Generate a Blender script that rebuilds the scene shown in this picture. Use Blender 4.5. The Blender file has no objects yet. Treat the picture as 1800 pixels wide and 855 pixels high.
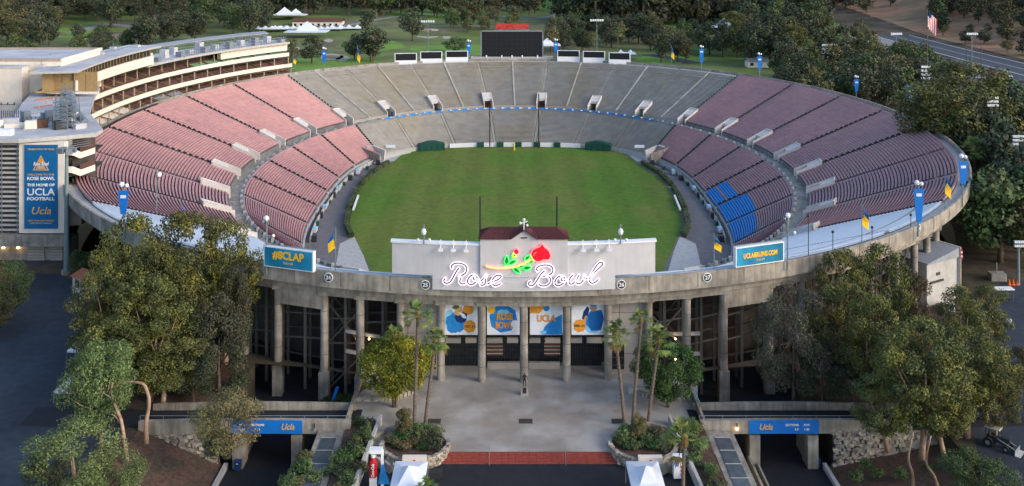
import bpy, math, random
from mathutils import Vector, Matrix, geometry
import numpy as np
sc = bpy.context.scene
C = sc.collection
R = math.radians
rnd = random.Random(7)

# ---------------------------------------------------------------- camera, sky, sun, exposure
F, CXP, HZP, XC, HC = 1780.0, 893.5, -115.0, -2.2, 64.0     # survey of the photograph: focal px, vanishing point, camera offset and height
cam = bpy.data.cameras.new('camera'); camo = bpy.data.objects.new('camera', cam); C.objects.link(camo)
camo.location = (XC, 0, HC); camo.rotation_euler = (R(90), 0, 0)
cam.sensor_width = 36; cam.lens = F/1800*36
cam.shift_x = (900-CXP)/1800; cam.shift_y = (HZP-427.5)/1800
cam.clip_start = 1; cam.clip_end = 9000
sc.camera = camo
w = bpy.data.worlds.new('World'); sc.world = w; w.use_nodes = True
nt = w.node_tree; bg = nt.nodes['Background']
sky = nt.nodes.new('ShaderNodeTexSky'); sky.sky_type = 'NISHITA'; sky.sun_disc = False
SUN_EL, SUN_AZ = R(24), R(118)       # azimuth clockwise from +Y
sky.sun_elevation = SUN_EL; sky.sun_rotation = SUN_AZ
sky.altitude = 250; sky.air_density = 1.0; sky.dust_density = 2.0; sky.ozone_density = 1.5
nt.links.new(sky.outputs[0], bg.inputs[0]); bg.inputs[1].default_value = 0.148
sl = bpy.data.lights.new('sun', 'SUN'); sl.energy = .72; sl.angle = R(22); sl.color = (1, .86, .70)
so = bpy.data.objects.new('sun', sl); C.objects.link(so)
sd = Vector((math.sin(SUN_AZ)*math.cos(SUN_EL), math.cos(SUN_AZ)*math.cos(SUN_EL), math.sin(SUN_EL)))
so.rotation_euler = sd.to_track_quat('Z', 'Y').to_euler(); so.location = (150, 0, 120)
sc.view_settings.view_transform = 'Standard'; sc.view_settings.look = 'None'
sc.view_settings.exposure = 1.12; sc.view_settings.gamma = 1
sc.cycles.max_bounces = 5; sc.cycles.diffuse_bounces = 3

# ---------------------------------------------------------------- helpers
def g(px, py, z=0.0):                      # survey pixel -> ground point at height z
    Y = F*(HC-z)/(py-HZP); return ((px-CXP)*Y/F+XC, Y)
def at(px, py, Y):                         # survey pixel at known distance -> X, Z
    return ((px-CXP)*Y/F+XC, HC-(py-HZP)*Y/F)

M = {}
def mat(name, col, rough=.85, var=.18, scale=1.5, bump=0, col2=None, metal=0, emit=0, spec=.3, island=0, objr=0, scale2=None, mixlo=.4, mixhi=.6, streak=0, bands=0):
    m = bpy.data.materials.new(name); m.use_nodes = True; n = m.node_tree.nodes; l = m.node_tree.links
    b = n['Principled BSDF']; b.inputs['Roughness'].default_value = rough; b.inputs['Metallic'].default_value = metal
    b.inputs['Specular IOR Level'].default_value = spec
    geo = n.new('ShaderNodeNewGeometry')
    def noise(s, d=4):
        t = n.new('ShaderNodeTexNoise'); t.inputs['Scale'].default_value = s; t.inputs['Detail'].default_value = d
        l.new(geo.outputs['Position'], t.inputs['Vector']); return t
    def ramp(src, lo, hi, a=0., c=1.):
        r = n.new('ShaderNodeMapRange'); r.inputs[1].default_value = lo; r.inputs[2].default_value = hi
        r.inputs[3].default_value = a; r.inputs[4].default_value = c; l.new(src, r.inputs[0]); return r.outputs[0]
    base = n.new('ShaderNodeRGB'); base.outputs[0].default_value = (*col, 1); cur = base.outputs[0]
    if col2:
        t2 = noise(scale2 or scale*.35, 5); mx = n.new('ShaderNodeMix'); mx.data_type = 'RGBA'
        l.new(ramp(t2.outputs[0], mixlo, mixhi), mx.inputs[0]); l.new(cur, mx.inputs[6]); mx.inputs[7].default_value = (*col2, 1); cur = mx.outputs[2]
    t = noise(scale); val = ramp(t.outputs[0], .3, .7, 1-var, 1+var)
    def mul(a, b_):
        q = n.new('ShaderNodeMath'); q.operation = 'MULTIPLY'; l.new(a, q.inputs[0]); l.new(b_, q.inputs[1]); return q.outputs[0]
    if island: val = mul(val, ramp(geo.outputs['Random Per Island'], 0, 1, 1-island, 1+island))
    if objr:
        oi = n.new('ShaderNodeObjectInfo'); val = mul(val, ramp(oi.outputs['Random'], 0, 1, 1-objr, 1+objr))
    if streak:                                # rain streaks down a vertical face
        mp = n.new('ShaderNodeMapping'); mp.inputs['Scale'].default_value = (1.1, 1.1, .09); l.new(geo.outputs['Position'], mp.inputs[0])
        t3 = n.new('ShaderNodeTexNoise'); t3.inputs['Scale'].default_value = 1.6; t3.inputs['Detail'].default_value = 5; l.new(mp.outputs[0], t3.inputs['Vector']); val = mul(val, ramp(t3.outputs[0], .38, .68, 1+streak*.3, 1-streak))
    if bands:                                 # mowing bands run along the field
        sx = n.new('ShaderNodeSeparateXYZ'); l.new(geo.outputs['Position'], sx.inputs[0]); s1 = n.new('ShaderNodeMath'); s1.operation = 'MULTIPLY'; s1.inputs[1].default_value = .62; l.new(sx.outputs[0], s1.inputs[0])
        s2 = n.new('ShaderNodeMath'); s2.operation = 'SINE'; l.new(s1.outputs[0], s2.inputs[0]); val = mul(val, ramp(s2.outputs[0], -.35, .35, 1-bands, 1+bands))
    hs = n.new('ShaderNodeHueSaturation'); l.new(cur, hs.inputs['Color']); l.new(val, hs.inputs['Value'])
    if objr:
        mm = n.new('ShaderNodeMath'); mm.operation = 'FRACT'; m3 = n.new('ShaderNodeMath'); m3.operation = 'MULTIPLY'; m3.inputs[1].default_value = 7.31
        l.new(oi.outputs['Random'], m3.inputs[0]); l.new(m3.outputs[0], mm.inputs[0]); l.new(ramp(mm.outputs[0], 0, 1, .485, .515), hs.inputs['Hue'])
    l.new(hs.outputs[0], b.inputs['Base Color'])
    if bump:
        bp = n.new('ShaderNodeBump'); bp.inputs['Strength'].default_value = bump; bp.inputs['Distance'].default_value = .05
        l.new(noise(scale*3).outputs[0], bp.inputs['Height']); l.new(bp.outputs[0], b.inputs['Normal'])
    if emit:
        l.new(hs.outputs[0], b.inputs['Emission Color']); b.inputs['Emission Strength'].default_value = emit
    M[name] = m; return m

mat('concrete', (.345, .312, .262), streak=.28, var=.16, scale=.9, bump=.2, col2=(.24, .215, .18), scale2=.35)
mat('concrete_light', (.42, .41, .39), var=.12, scale=1.2, bump=.1)
mat('concrete_steps', (.17, .165, .165), var=.2, scale=.5, col2=(.14, .13, .125))
mat('concrete_old', (.33, .312, .285), var=.16, scale=.35, col2=(.33, .30, .25), scale2=.05, mixlo=.45, mixhi=.65)
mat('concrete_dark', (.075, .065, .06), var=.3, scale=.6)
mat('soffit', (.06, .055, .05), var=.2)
mat('seat_pink', (.47, .262, .255), rough=.55, var=.10, scale=.6, island=.07, col2=(.42, .235, .24), scale2=.08)
mat('seat_blue', (.015, .27, .66), rough=.5, var=.08)
mat('seat_grey', (.43, .415, .39), rough=.6, var=.16, scale=.3, island=.10, col2=(.42, .385, .31), scale2=.05, mixlo=.48, mixhi=.62)
mat('seat_white', (.56, .61, .66), rough=.45, var=.07, scale=.5)
mat('rust', (.30, .17, .08), var=.3, scale=2)
mat('vom_white', (.58, .54, .50), var=.1, scale=2)
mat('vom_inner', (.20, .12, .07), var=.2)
mat('cream', (.74, .66, .57), rough=.8, var=.06, scale=.8)
mat('stucco', (.53, .52, .53), streak=.05, rough=.9, var=.05, scale=.6, bump=.1)
mat('wall_beige', (.36, .32, .28), var=.1, scale=.6)
mat('roof_white', (.50, .50, .52), rough=.7, var=.14, scale=.25, col2=(.40, .40, .42), scale2=.12)
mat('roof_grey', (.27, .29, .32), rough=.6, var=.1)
mat('metal_grey', (.22, .25, .28), rough=.5, var=.1, metal=.3)
mat('metal_dark', (.03, .032, .035), rough=.5, var=.1)
mat('steel', (.105, .10, .09), rough=.6, var=.15)
mat('pole', (.16, .22, .23), rough=.5, var=.1)
mat('tile', (.10, .032, .034), var=.25, scale=6, bump=.3)
mat('tile_orange', (.38, .13, .07), var=.2, scale=4)
mat('asphalt', (.028, .034, .046), rough=.75, var=.22, scale=.8, col2=(.040, .052, .068), scale2=.07, bump=.15)
mat('asphalt_road', (.055, .062, .075), rough=.8, var=.15, scale=1)
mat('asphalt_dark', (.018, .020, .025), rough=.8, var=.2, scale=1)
mat('plaza', (.39, .37, .34), rough=.8, var=.12, scale=.45, col2=(.28, .25, .215), scale2=.16, bump=.08)
mat('brick_red', (.26, .055, .04), rough=.8, var=.2, scale=3)
mat('turf', (.092, .170, .026), bands=.05, rough=.95, var=.16, scale=.7, col2=(.130, .165, .036), scale2=.05, spec=.1)
mat('golf', (.135, .185, .052), rough=.95, var=.25, scale=.06, col2=(.155, .15, .08), scale2=.014, spec=.1)
mat('golf_bright', (.16, .27, .055), rough=.95, var=.15, scale=.08, spec=.1)
mat('ground', (.11, .085, .065), rough=.95, var=.25, scale=.5, col2=(.055, .05, .032), scale2=.05, spec=.1)
mat('mulch', (.105, .065, .052), rough=.95, var=.3, scale=2.2, col2=(.08, .06, .045), scale2=.3, bump=.4, spec=.1)
mat('dryhill', (.33, .18, .11), rough=.95, var=.25, scale=.09, col2=(.26, .18, .10), scale2=.02, spec=.1)
mat('sand', (.40, .36, .28), var=.1); mat('path', (.25, .245, .235), var=.1, scale=.2); mat('dirt_path', (.24, .18, .12), var=.15, scale=.2)
mat('track', (.15, .14, .14), var=.15, scale=.5)
mat('stone', (.40, .35, .28), var=.25, scale=1.2, island=.3, bump=.3, col2=(.24, .21, .18), scale2=2)
mat('hedge', (.045, .062, .018), var=.3, scale=2, island=.4)
mat('white', (.75, .76, .78), rough=.5, var=.03); mat('tent', (.70, .73, .78), rough=.6, var=.04)
mat('screen', (.012, .012, .017), rough=.35, var=.15, scale=1)
mat('blue', (.006, .11, .36), rough=.55, var=.08); mat('blue_sign', (.008, .16, .55), rough=.5, var=.05)
mat('blue_mid', (.02, .22, .58), var=.15, scale=2); mat('blue_light', (.22, .55, .80), var=.2, scale=1.5)
mat('navy', (.01, .035, .12), var=.2, scale=3); mat('teal_sign', (.008, .14, .25), rough=.5, var=.25, scale=.25, col2=(.02, .28, .48), scale2=.12)
mat('banner_blue', (.004, .12, .30), rough=.55, var=.06)
mat('post_yellow', (.85, .72, .03), var=.05)
mat('yellow', (.80, .48, .02), var=.08); mat('orange', (.72, .30, .03), var=.12, scale=3); mat('gold', (.60, .38, .16), var=.08)
mat('white_print', (.72, .75, .80), var=.06, scale=2); mat('red_flag', (.55, .04, .04), var=.05); mat('red_machine', (.45, .01, .012), rough=.4, var=.05)
mat('glass_dark', (.015, .018, .02), rough=.15, var=.1, spec=.6); mat('glass_blue', (.07, .09, .11), rough=.2, var=.3, scale=1, spec=.6)
mat('seat_brown', (.10, .055, .045), var=.3, scale=2, island=.2); mat('tan_wall', (.33, .22, .10), var=.12)
mat('green_box', (.14, .27, .16), var=.1); mat('green_tarp', (.008, .07, .05), rough=.6, var=.1)
mat('bronze', (.03, .035, .035), rough=.4, metal=.5, var=.1)
mat('bark', (.38, .27, .19), var=.25, scale=1.5, bump=.3, col2=(.26, .17, .11)); mat('bark_dark', (.11, .08, .06), var=.25, scale=2, bump=.3)
mat('bark_palm', (.15, .115, .09), var=.3, scale=3, bump=.4)
mat('leaf_euc', (.074, .084, .026), rough=.7, var=.35, scale=.5, island=.4, objr=.14, col2=(.165, .16, .028), scale2=.42, mixlo=.47, mixhi=.66)
mat('leaf_dark', (.042, .060, .030), rough=.75, var=.3, scale=.3, island=.45, objr=.25, col2=(.068, .072, .042))
mat('leaf_mid', (.062, .100, .032), rough=.75, var=.3, scale=.3, island=.4, objr=.25, col2=(.088, .11, .042))
mat('leaf_light', (.12, .165, .055), rough=.7, var=.25, scale=.4, island=.4, objr=.1, col2=(.085, .12, .04))
mat('leaf_olive', (.100, .108, .042), rough=.75, var=.3, scale=.3, island=.4, objr=.25, col2=(.12, .10, .045))
mat('leaf_grey', (.075, .086, .050), rough=.8, var=.3, scale=.5, island=.45, objr=.1, col2=(.085, .075, .055))
mat('leaf_yellow', (.24, .22, .014), rough=.6, var=.25, scale=.5, island=.45, col2=(.12, .14, .012), scale2=.4)
mat('leaf_green', (.035, .085, .018), rough=.6, var=.25, scale=.5, island=.45, col2=(.05, .09, .02))
mat('leaf_palm', (.10, .16, .035), rough=.5, var=.2, scale=1, island=.35, col2=(.14, .17, .04))
mat('frond_dry', (.16, .11, .04), var=.2, island=.3)
mat('neon_white', (1, .80, .95), emit=.85, var=.0); mat('neon_red', (.9, .004, .015), emit=.75, var=.25, scale=1.2); mat('neon_pink', (1, .18, .18), emit=1.0, var=0)
mat('neon_green', (.04, .9, .12), emit=.85, var=0); mat('leaf_sign', (.004, .16, .012), emit=.3, var=.1); mat('neon_orange', (1, .33, .12), emit=.9, var=.05); mat('neon_yellow', (.9, .85, .05), emit=.9, var=0)
mat('channel', (.09, .06, .11), var=.1); mat('lamp_glow', (1, .62, .25), emit=14, var=0); mat('lamp_white', (1, .9, .75), emit=6, var=0)
mat('car_white', (.6, .62, .65), rough=.3, var=.02, spec=.6); mat('car_dark', (.03, .03, .035), rough=.3, var=.02, spec=.6)
mat('car_red', (.25, .02, .02), rough=.3, var=.02, spec=.6); mat('car_silver', (.3, .32, .34), rough=.3, var=.02, spec=.6); mat('tyre', (.015, .015, .015), var=.1)
mat('orange_cone', (.75, .13, .02), var=.05); mat('skin', (.35, .2, .14), var=.05); mat('tan_deck', (.38, .31, .25), var=.1); mat('wood_brown', (.12, .06, .04), var=.15)
mat('grate', (.055, .045, .04), var=.3, scale=6)

# turf: mown bands across the field and a faint cast; roof tiles etc keep plain noise
class MB:
    def __init__(s): s.v = []; s.f = []; s.m = []; s.ms = []
    def mi(s, m):
        if m not in s.ms: s.ms.append(m)
        return s.ms.index(m)
    def quad(s, pts, m):
        k = len(s.v); s.v.extend(tuple(p) for p in pts); s.f.append(tuple(range(k, k+len(pts)))); s.m.append(s.mi(m))
    def hexa(s, b, t, m):                   # two lists of 4 points
        k = len(s.v); s.v.extend(tuple(p) for p in b); s.v.extend(tuple(p) for p in t); i = s.mi(m)
        for q in ((3, 2, 1, 0), (4, 5, 6, 7), (0, 1, 5, 4), (1, 2, 6, 5), (2, 3, 7, 6), (3, 0, 4, 7)):
            s.f.append(tuple(k+x for x in q)); s.m.append(i)
    def box(s, c, d, m, rz=0):
        cx, cy, cz = c; dx, dy, dz = d[0]/2, d[1]/2, d[2]/2; co, si = math.cos(rz), math.sin(rz)
        q = [(cx+x*co-y*si, cy+x*si+y*co) for x, y in ((-dx, -dy), (dx, -dy), (dx, dy), (-dx, dy))]
        s.hexa([(x, y, cz-dz) for x, y in q], [(x, y, cz+dz) for x, y in q], m)
    def rock(s, c, d, m, rz, q, j=.16):        # an uneven stone
        cx, cy, cz = c; co, si = math.cos(rz), math.sin(rz); P_ = []
        for x, y, z in ((-1, -1, -1), (1, -1, -1), (1, 1, -1), (-1, 1, -1), (-1, -1, 1), (1, -1, 1), (1, 1, 1), (-1, 1, 1)):
            x = (x+q.uniform(-j, j)*2)*d[0]/2; y = (y+q.uniform(-j, j))*d[1]/2; z = (z+q.uniform(-j, j)*2)*d[2]/2; P_.append((cx+x*co-y*si, cy+x*si+y*co, cz+z))
        s.hexa(P_[:4], P_[4:], m)
    def bar(s, p0, p1, wd, m, h=None):       # rectangular bar
        p0 = Vector(p0); p1 = Vector(p1); d = (p1-p0)
        if d.length < 1e-6: return
        d.normalize(); up = Vector((0, 0, 1)) if abs(d.z) < .95 else Vector((0, 1, 0))
        a = d.cross(up).normalized()*wd/2; b = a.cross(d).normalized()*(h or wd)/2
        s.hexa([p0-a-b, p0+a-b, p0+a+b, p0-a+b], [p1-a-b, p1+a-b, p1+a+b, p1-a+b], m)
    def tube(s, pts, rs, m, n=8, cap=True):
        pts = [Vector(p) for p in pts]; k0 = len(s.v); i = s.mi(m); N = len(pts)
        if not isinstance(rs, (list, tuple)): rs = [rs]*N
        a = None
        for j, p in enumerate(pts):
            d = (pts[min(j+1, N-1)]-pts[max(j-1, 0)]).normalized()
            if a is None: a = d.cross(Vector((0, 1, 0)) if abs(d.y) < .9 else Vector((1, 0, 0))).normalized()
            a = (a-d*a.dot(d)).normalized(); b = d.cross(a)
            for q in range(n):
                an = 2*math.pi*q/n; s.v.append(tuple(p+(a*math.cos(an)+b*math.sin(an))*rs[j]))
        for j in range(N-1):
            for q in range(n):
                q2 = (q+1) % n; s.f.append((k0+j*n+q, k0+j*n+q2, k0+(j+1)*n+q2, k0+(j+1)*n+q)); s.m.append(i)
        if cap:
            s.f.append(tuple(k0+q for q in range(n))[::-1]); s.m.append(i)
            s.f.append(tuple(k0+(N-1)*n+q for q in range(n))); s.m.append(i)
    def prism(s, poly, z0, z1, m, mtop=None):
        n = len(poly); k = len(s.v); s.v.extend((x, y, z0) for x, y in poly); s.v.extend((x, y, z1) for x, y in poly); i = s.mi(m)
        s.f.append(tuple(range(k+n, k+2*n))); s.m.append(s.mi(mtop or m)); s.f.append(tuple(range(k, k+n))[::-1]); s.m.append(i)
        for q in range(n):
            q2 = (q+1) % n; s.f.append((k+q, k+q2, k+n+q2, k+n+q)); s.m.append(i)
    def ball(s, c, r, m, n=8, rz=None):
        rz = rz or r; k = len(s.v); i = s.mi(m); H = n//2
        for a in range(H+1):
            th = math.pi*a/H
            for b in range(n):
                ph = 2*math.pi*b/n; s.v.append((c[0]+r*math.sin(th)*math.cos(ph), c[1]+r*math.sin(th)*math.sin(ph), c[2]+rz*math.cos(th)))
        for a in range(H):
            for b in range(n):
                b2 = (b+1) % n; s.f.append((k+a*n+b, k+(a+1)*n+b, k+(a+1)*n+b2, k+a*n+b2)); s.m.append(i)
    def build(s, name, parent=None, smooth=False, loc=None):
        me = bpy.data.meshes.new(name); me.from_pydata(s.v, [], s.f)
        for m in s.ms: me.materials.append(M[m])
        me.polygons.foreach_set('material_index', s.m)
        if smooth: me.polygons.foreach_set('use_smooth', [True]*len(s.f))
        me.update(); o = bpy.data.objects.new(name, me); C.objects.link(o)
        if parent: o.parent = parent
        if loc: o.location = loc
        return o
def tag(o, label, cat, group=None):
    o['label'] = label; o['category'] = cat
    if group: o['group'] = group
    return o
def struct(o, kind='structure'): o['kind'] = kind; return o
def empty(name, loc, label=None, cat=None, group=None, rz=0, sc_=1):
    o = bpy.data.objects.new(name, None); o.location = loc; o.rotation_euler = (0, 0, rz); o.scale = (sc_,)*3; o.empty_display_size = .5; C.objects.link(o)
    if label: tag(o, label, cat, group)
    return o
def copy_tree(o, parent=None):
    c = o.copy(); C.objects.link(c)
    if parent: c.parent = parent
    for ch in list(o.children): copy_tree(ch, c)
    return c
def textmesh(s, size, m, name='lettering', parent=None, bold=0, ext=.01, w=None, shear=0):
    cu = bpy.data.curves.new('t', 'FONT'); cu.body = s; cu.size = size; cu.align_x = 'CENTER'; cu.align_y = 'CENTER'; cu.extrude = ext; cu.offset = bold; cu.resolution_u = 3; cu.shear = shear
    o = bpy.data.objects.new('t', cu); C.objects.link(o); bpy.context.view_layer.update()
    me = bpy.data.meshes.new_from_object(o); bpy.data.objects.remove(o); bpy.data.curves.remove(cu)
    if w:
        xs = [v.co.x for v in me.vertices]; k = w/(max(xs)-min(xs)); 
        for v in me.vertices: v.co.x *= k
    me.materials.clear(); me.materials.append(M[m]); r = bpy.data.objects.new(name, me); C.objects.link(r)
    if parent: r.parent = parent
    return r
def put_text(s, size, m, loc, rz=0, parent=None, bold=0, w=None, rx=math.pi/2, ry=0, shear=0, name='lettering'):
    o = textmesh(s, size, m, name, parent, bold, .012, w, shear); o.location = loc; o.rotation_euler = (rx, ry, rz); return o

# ---------------------------------------------------------------- the oval
RIM = (106.0, 127.3, 2.06, 269.8, -0.6); AIS = (72.0, 95.1, 2.04, 269.8, .16); INN = (51.0, 74.2, 3.0, 269.8, 0)
def oval(t, p, o=0.0):
    a, b, n, dc, x0 = p; a += o; b += o; c, s = math.cos(t), math.sin(t)
    r = (abs(c)**n+abs(s)**n)**(-1/n); return (x0+a*r*c, dc+b*r*s)
def front_t(X, p=RIM, o=0.0):               # t on the near side of the oval for a given X
    lo, hi = R(-179), R(-1)
    for _ in range(50):
        m_ = (lo+hi)/2
        if oval(m_, p, o)[0] < X: lo = m_
        else: hi = m_
    return (lo+hi)/2
# 28 stair lines, equal steps along the mid aisle
_T = np.linspace(R(90), R(450), 7201); _P = np.array([oval(t, AIS) for t in _T]); _S = np.r_[0, np.cumsum(np.hypot(*np.diff(_P, axis=0).T))]
TUN = [float(np.interp((k+.5)*_S[-1]/28, _S, _T)) for k in range(28)]       # radians 90..450, anticlockwise from the far end
def arcspeed(t, p):
    a = oval(t-.001, p); b = oval(t+.001, p); return math.hypot(b[0]-a[0], b[1]-a[1])/.002
def lerp(a, b, u): return a+(b-a)*u
LOWTOP = -3.4
ZI, ZA, ZU0, ZU1 = -6.6, 1.45, 2.5, 14.7
NL, NU = 27, 44
def lowp(t, u):
    x0, y0 = oval(t, INN, .6); x1, y1 = oval(t, AIS, LOWTOP); return (lerp(x0, x1, u), lerp(y0, y1, u))
def upp(t, u):
    x0, y0 = oval(t, AIS, 0); x1, y1 = oval(t, RIM, -2.6); return (lerp(x0, x1, u), lerp(y0, y1, u))

# ---------------------------------------------------------------- the stadium
stad = empty('stadium', (0, 269.8, 0), 'huge oval concrete bowl stadium with pink seating round a green field', 'stadium')
def P(o): o.parent = stad; o.matrix_parent_inverse = Matrix.Translation((0, -269.8, 0)); return o
TU = 9                                       # rows cut by a tunnel mouth
def wedge(k, upper):
    t0, t1 = TUN[k], TUN[(k+1) % 28]
    if t1 < t0: t1 += 2*math.pi
    tm = math.degrees((t0+t1)/2) % 360       # 0 right, 90 far, 180 left, 270 near
    far = 41 < tm < 139; near = (202+17 < tm < 360-41+2)
    n = NU if upper else NL; fn = upp if upper else lowp; za, zb = (ZU0, ZU1) if upper else (ZI, ZA); ring = AIS
    dz = (zb-za)/n; steps = MB(); seg = 6
    cmat = 'concrete_old' if far else ('seat_white' if near and upper else 'concrete_steps')
    bmat = 'seat_grey' if far else ('seat_white' if near and upper else 'seat_pink')
    rows = []
    for j in range(n):
        z = za+dz*j; u0, u1 = j/n, (j+1)/n; um = (u0+u1)/2
        ps = [fn(tt, um) for tt in (t0-.002, t0+.002, t1-.002, t1+.002)]
        sp0 = math.dist(ps[0], ps[1])/.004; sp1 = math.dist(ps[2], ps[3])/.004
        gap = 1.75 if (upper and j < TU) else .6
        a0 = t0+gap/sp0; a1 = t1-gap/sp1
        pt = [fn(lerp(a0, a1, i/seg), u0) for i in range(seg+1)]; pq = [fn(lerp(a0, a1, i/seg), u1) for i in range(seg+1)]
        zf = z-(1.2 if j == 0 else dz)
        for i in range(seg):
            steps.quad([(*pt[i], z), (*pt[i+1], z), (*pq[i+1], z), (*pq[i], z)], cmat)
            steps.quad([(*pt[i], zf), (*pt[i+1], zf), (*pt[i+1], z), (*pt[i], z)], cmat)
        mb = MB(); fr = .42
        bc = lambda p, q, f: (lerp(p[0], q[0], f), lerp(p[1], q[1], f))
        bm = bmat
        if not upper and tm > 340 and tm < 353 and j < 12: bm = 'seat_blue'
        if not upper and (tm >= 353 or tm < 5) and j < 10 and (j+int(tm)) % 5 != 3: bm = 'seat_blue'
        if not upper and 329 < tm <= 340 and j < 11: bm = 'seat_blue'
        f0, f1, f2 = .38, .88, .96; zb0, zb1 = z+.34, z+.44
        if far or bm == 'seat_white': f0, f1, zb0, zb1 = .40, .86, z+.28, z+.36
        for i in range(seg):
            A, B_, A2, B2 = bc(pt[i], pq[i], f0), bc(pt[i+1], pq[i+1], f0), bc(pt[i], pq[i], f1), bc(pt[i+1], pq[i+1], f1)
            mb.quad([(*A, zb1), (*B_, zb1), (*B2, zb1), (*A2, zb1)], bm)
            mb.quad([(*A, zb0), (*B_, zb0), (*B_, zb1), (*A, zb1)], bm)
            mb.quad([(*A2, zb0), (*B2, zb0), (*B2, zb1), (*A2, zb1)], bm)
            if bm in ('seat_pink', 'seat_blue'):
                A3, B3 = bc(pt[i], pq[i], f2), bc(pt[i+1], pq[i+1], f2)
                mb.quad([(*A2, zb1), (*B2, zb1), (*B3, zb1+.32), (*A3, zb1+.32)], bm)
                mb.quad([(*A3, zb1+.32), (*B3, zb1+.32), (*B3, z+.2), (*A3, z+.2)], bm)
        rows.append(mb)
    so_ = P(steps.build('seating_section'))
    if far: so_['label'] = 'grey bleacher section'
    elif near and upper: so_['label'] = 'white covered section'
    single = (upper and (319 < tm < 355 or 185 < tm < 208)) or (not upper and (329 < tm or tm < 6))
    if single:
        for mb in rows:
            b_ = mb.build('bench_row', so_)
            if mb.ms == ['seat_blue']: b_['label'] = 'blue bench row'
    else:
        al = MB()
        for mb in rows:
            k0 = len(al.v); al.v += mb.v; al.f += [tuple(x+k0 for x in f) for f in mb.f]; al.m += [al.mi(mb.ms[i]) for i in mb.m]
        struct(al.build('bench_rows', so_), 'stuff')
for k in range(28): wedge(k, True); wedge(k, False)
# stairs on the 28 lines, with handrails, and the tunnel mouths
for k in range(28):
    t = TUN[k]; deg = math.degrees(t) % 360
    for upper in (True, False):
        n = NU if upper else NL; fn = upp if upper else lowp; za, zb = (ZU0, ZU1) if upper else (ZI, ZA); dz = (zb-za)/n
        s = MB(); h = MB(); p0 = fn(t, 0); p1 = fn(t, 1); d = Vector((p1[0]-p0[0], p1[1]-p0[1], 0)); L = d.length; d /= L; nn = Vector((-d.y, d.x, 0))
        j0 = TU if upper else 0
        far = 41 < deg < 139
        m_ = 'concrete_old' if far else 'concrete_steps'
        for j in range(j0, n):
            for q in (0, 1):
                z = za+dz*(j+q*.5)+.02; a = Vector((*p0, 0))+d*L*(j+q*.5)/n; b = a+d*L*.5/n; w_ = nn*(.42 if far else .58)
                s.hexa([a-w_+Vector((0, 0, z-.4)), a+w_+Vector((0, 0, z-.4)), b+w_+Vector((0, 0, z-.4)), b-w_+Vector((0, 0, z-.4))],
                       [a-w_+Vector((0, 0, z)), a+w_+Vector((0, 0, z)), b+w_+Vector((0, 0, z)), b-w_+Vector((0, 0, z))], m_ if (q or far) else 'concrete_light')
        P(s.build('stair'))
        if not (186 < deg < 354) and not (46 < deg < 134):
            prev = None
            for j in range(j0+1, n-1, 2):
                a = Vector((*p0, za+dz*j))+d*L*j/n; b = a+d*.75+Vector((0, 0, .28))
                h.bar(a+Vector((0, 0, .55)), b+Vector((0, 0, .55)), .11, 'metal_dark', .48)
            struct(P(h.build('handrail')), 'stuff')
    # tunnel mouth
    p0 = upp(t, 0); p1 = upp(t, TU/NU); d = Vector((p1[0]-p0[0], p1[1]-p0[1], 0)); L = d.length; d /= L; nn = Vector((-d.y, d.x, 0)); v = MB(); o = Vector((*p0, 0)); zs = (ZU1-ZU0)/NU*TU
    Z = lambda z: Vector((0, 0, z))
    hh = 1.25
    for s_ in (-1, 1):
        a = o+nn*s_*1.75-d*.3; b = a+d*(L+.3); w_ = nn*s_*-.3
        v.hexa([a+Z(ZA), a+w_+Z(ZA), b+w_+Z(ZA), b+Z(ZA)], [a+Z(ZU0+hh-.35), a+w_+Z(ZU0+hh-.35), b+w_+Z(ZU0+zs+hh), b+Z(ZU0+zs+hh)], 'vom_white')
    a = o+d*L; v.hexa([a+nn*1.75+Z(ZA), a-nn*1.75+Z(ZA), a-nn*1.75-d*.3+Z(ZA), a+nn*1.75-d*.3+Z(ZA)], [a+nn*1.75+Z(ZU0+zs+hh), a-nn*1.75+Z(ZU0+zs+hh), a-nn*1.75-d*.3+Z(ZU0+zs+hh), a+nn*1.75-d*.3+Z(ZU0+zs+hh)], 'vom_white')
    tm_ = P(v.build('tunnel_mouth'))
    v = MB(); a = o+d*(L*.45)
    v.hexa([a+nn*1.45+Z(ZA+2.2), a-nn*1.45+Z(ZA+2.2), a-nn*1.45+d*(L*.5)+Z(ZA+2.2), a+nn*1.45+d*(L*.5)+Z(ZA+2.2)], [a+nn*1.45+Z(ZU0+zs*.45+.9), a-nn*1.45+Z(ZU0+zs*.45+.9), a-nn*1.45+d*(L*.5)+Z(ZU0+zs+.9), a+nn*1.45+d*(L*.5)+Z(ZU0+zs+.9)], 'vom_white')
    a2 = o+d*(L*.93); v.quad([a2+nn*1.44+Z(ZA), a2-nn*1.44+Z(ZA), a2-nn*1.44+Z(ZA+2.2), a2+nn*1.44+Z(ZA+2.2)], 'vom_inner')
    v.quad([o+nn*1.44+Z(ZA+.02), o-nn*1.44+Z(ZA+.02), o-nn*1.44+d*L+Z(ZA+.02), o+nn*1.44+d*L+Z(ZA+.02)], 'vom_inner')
    c = v.build('tunnel_lid'); c.parent = tm_
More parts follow.
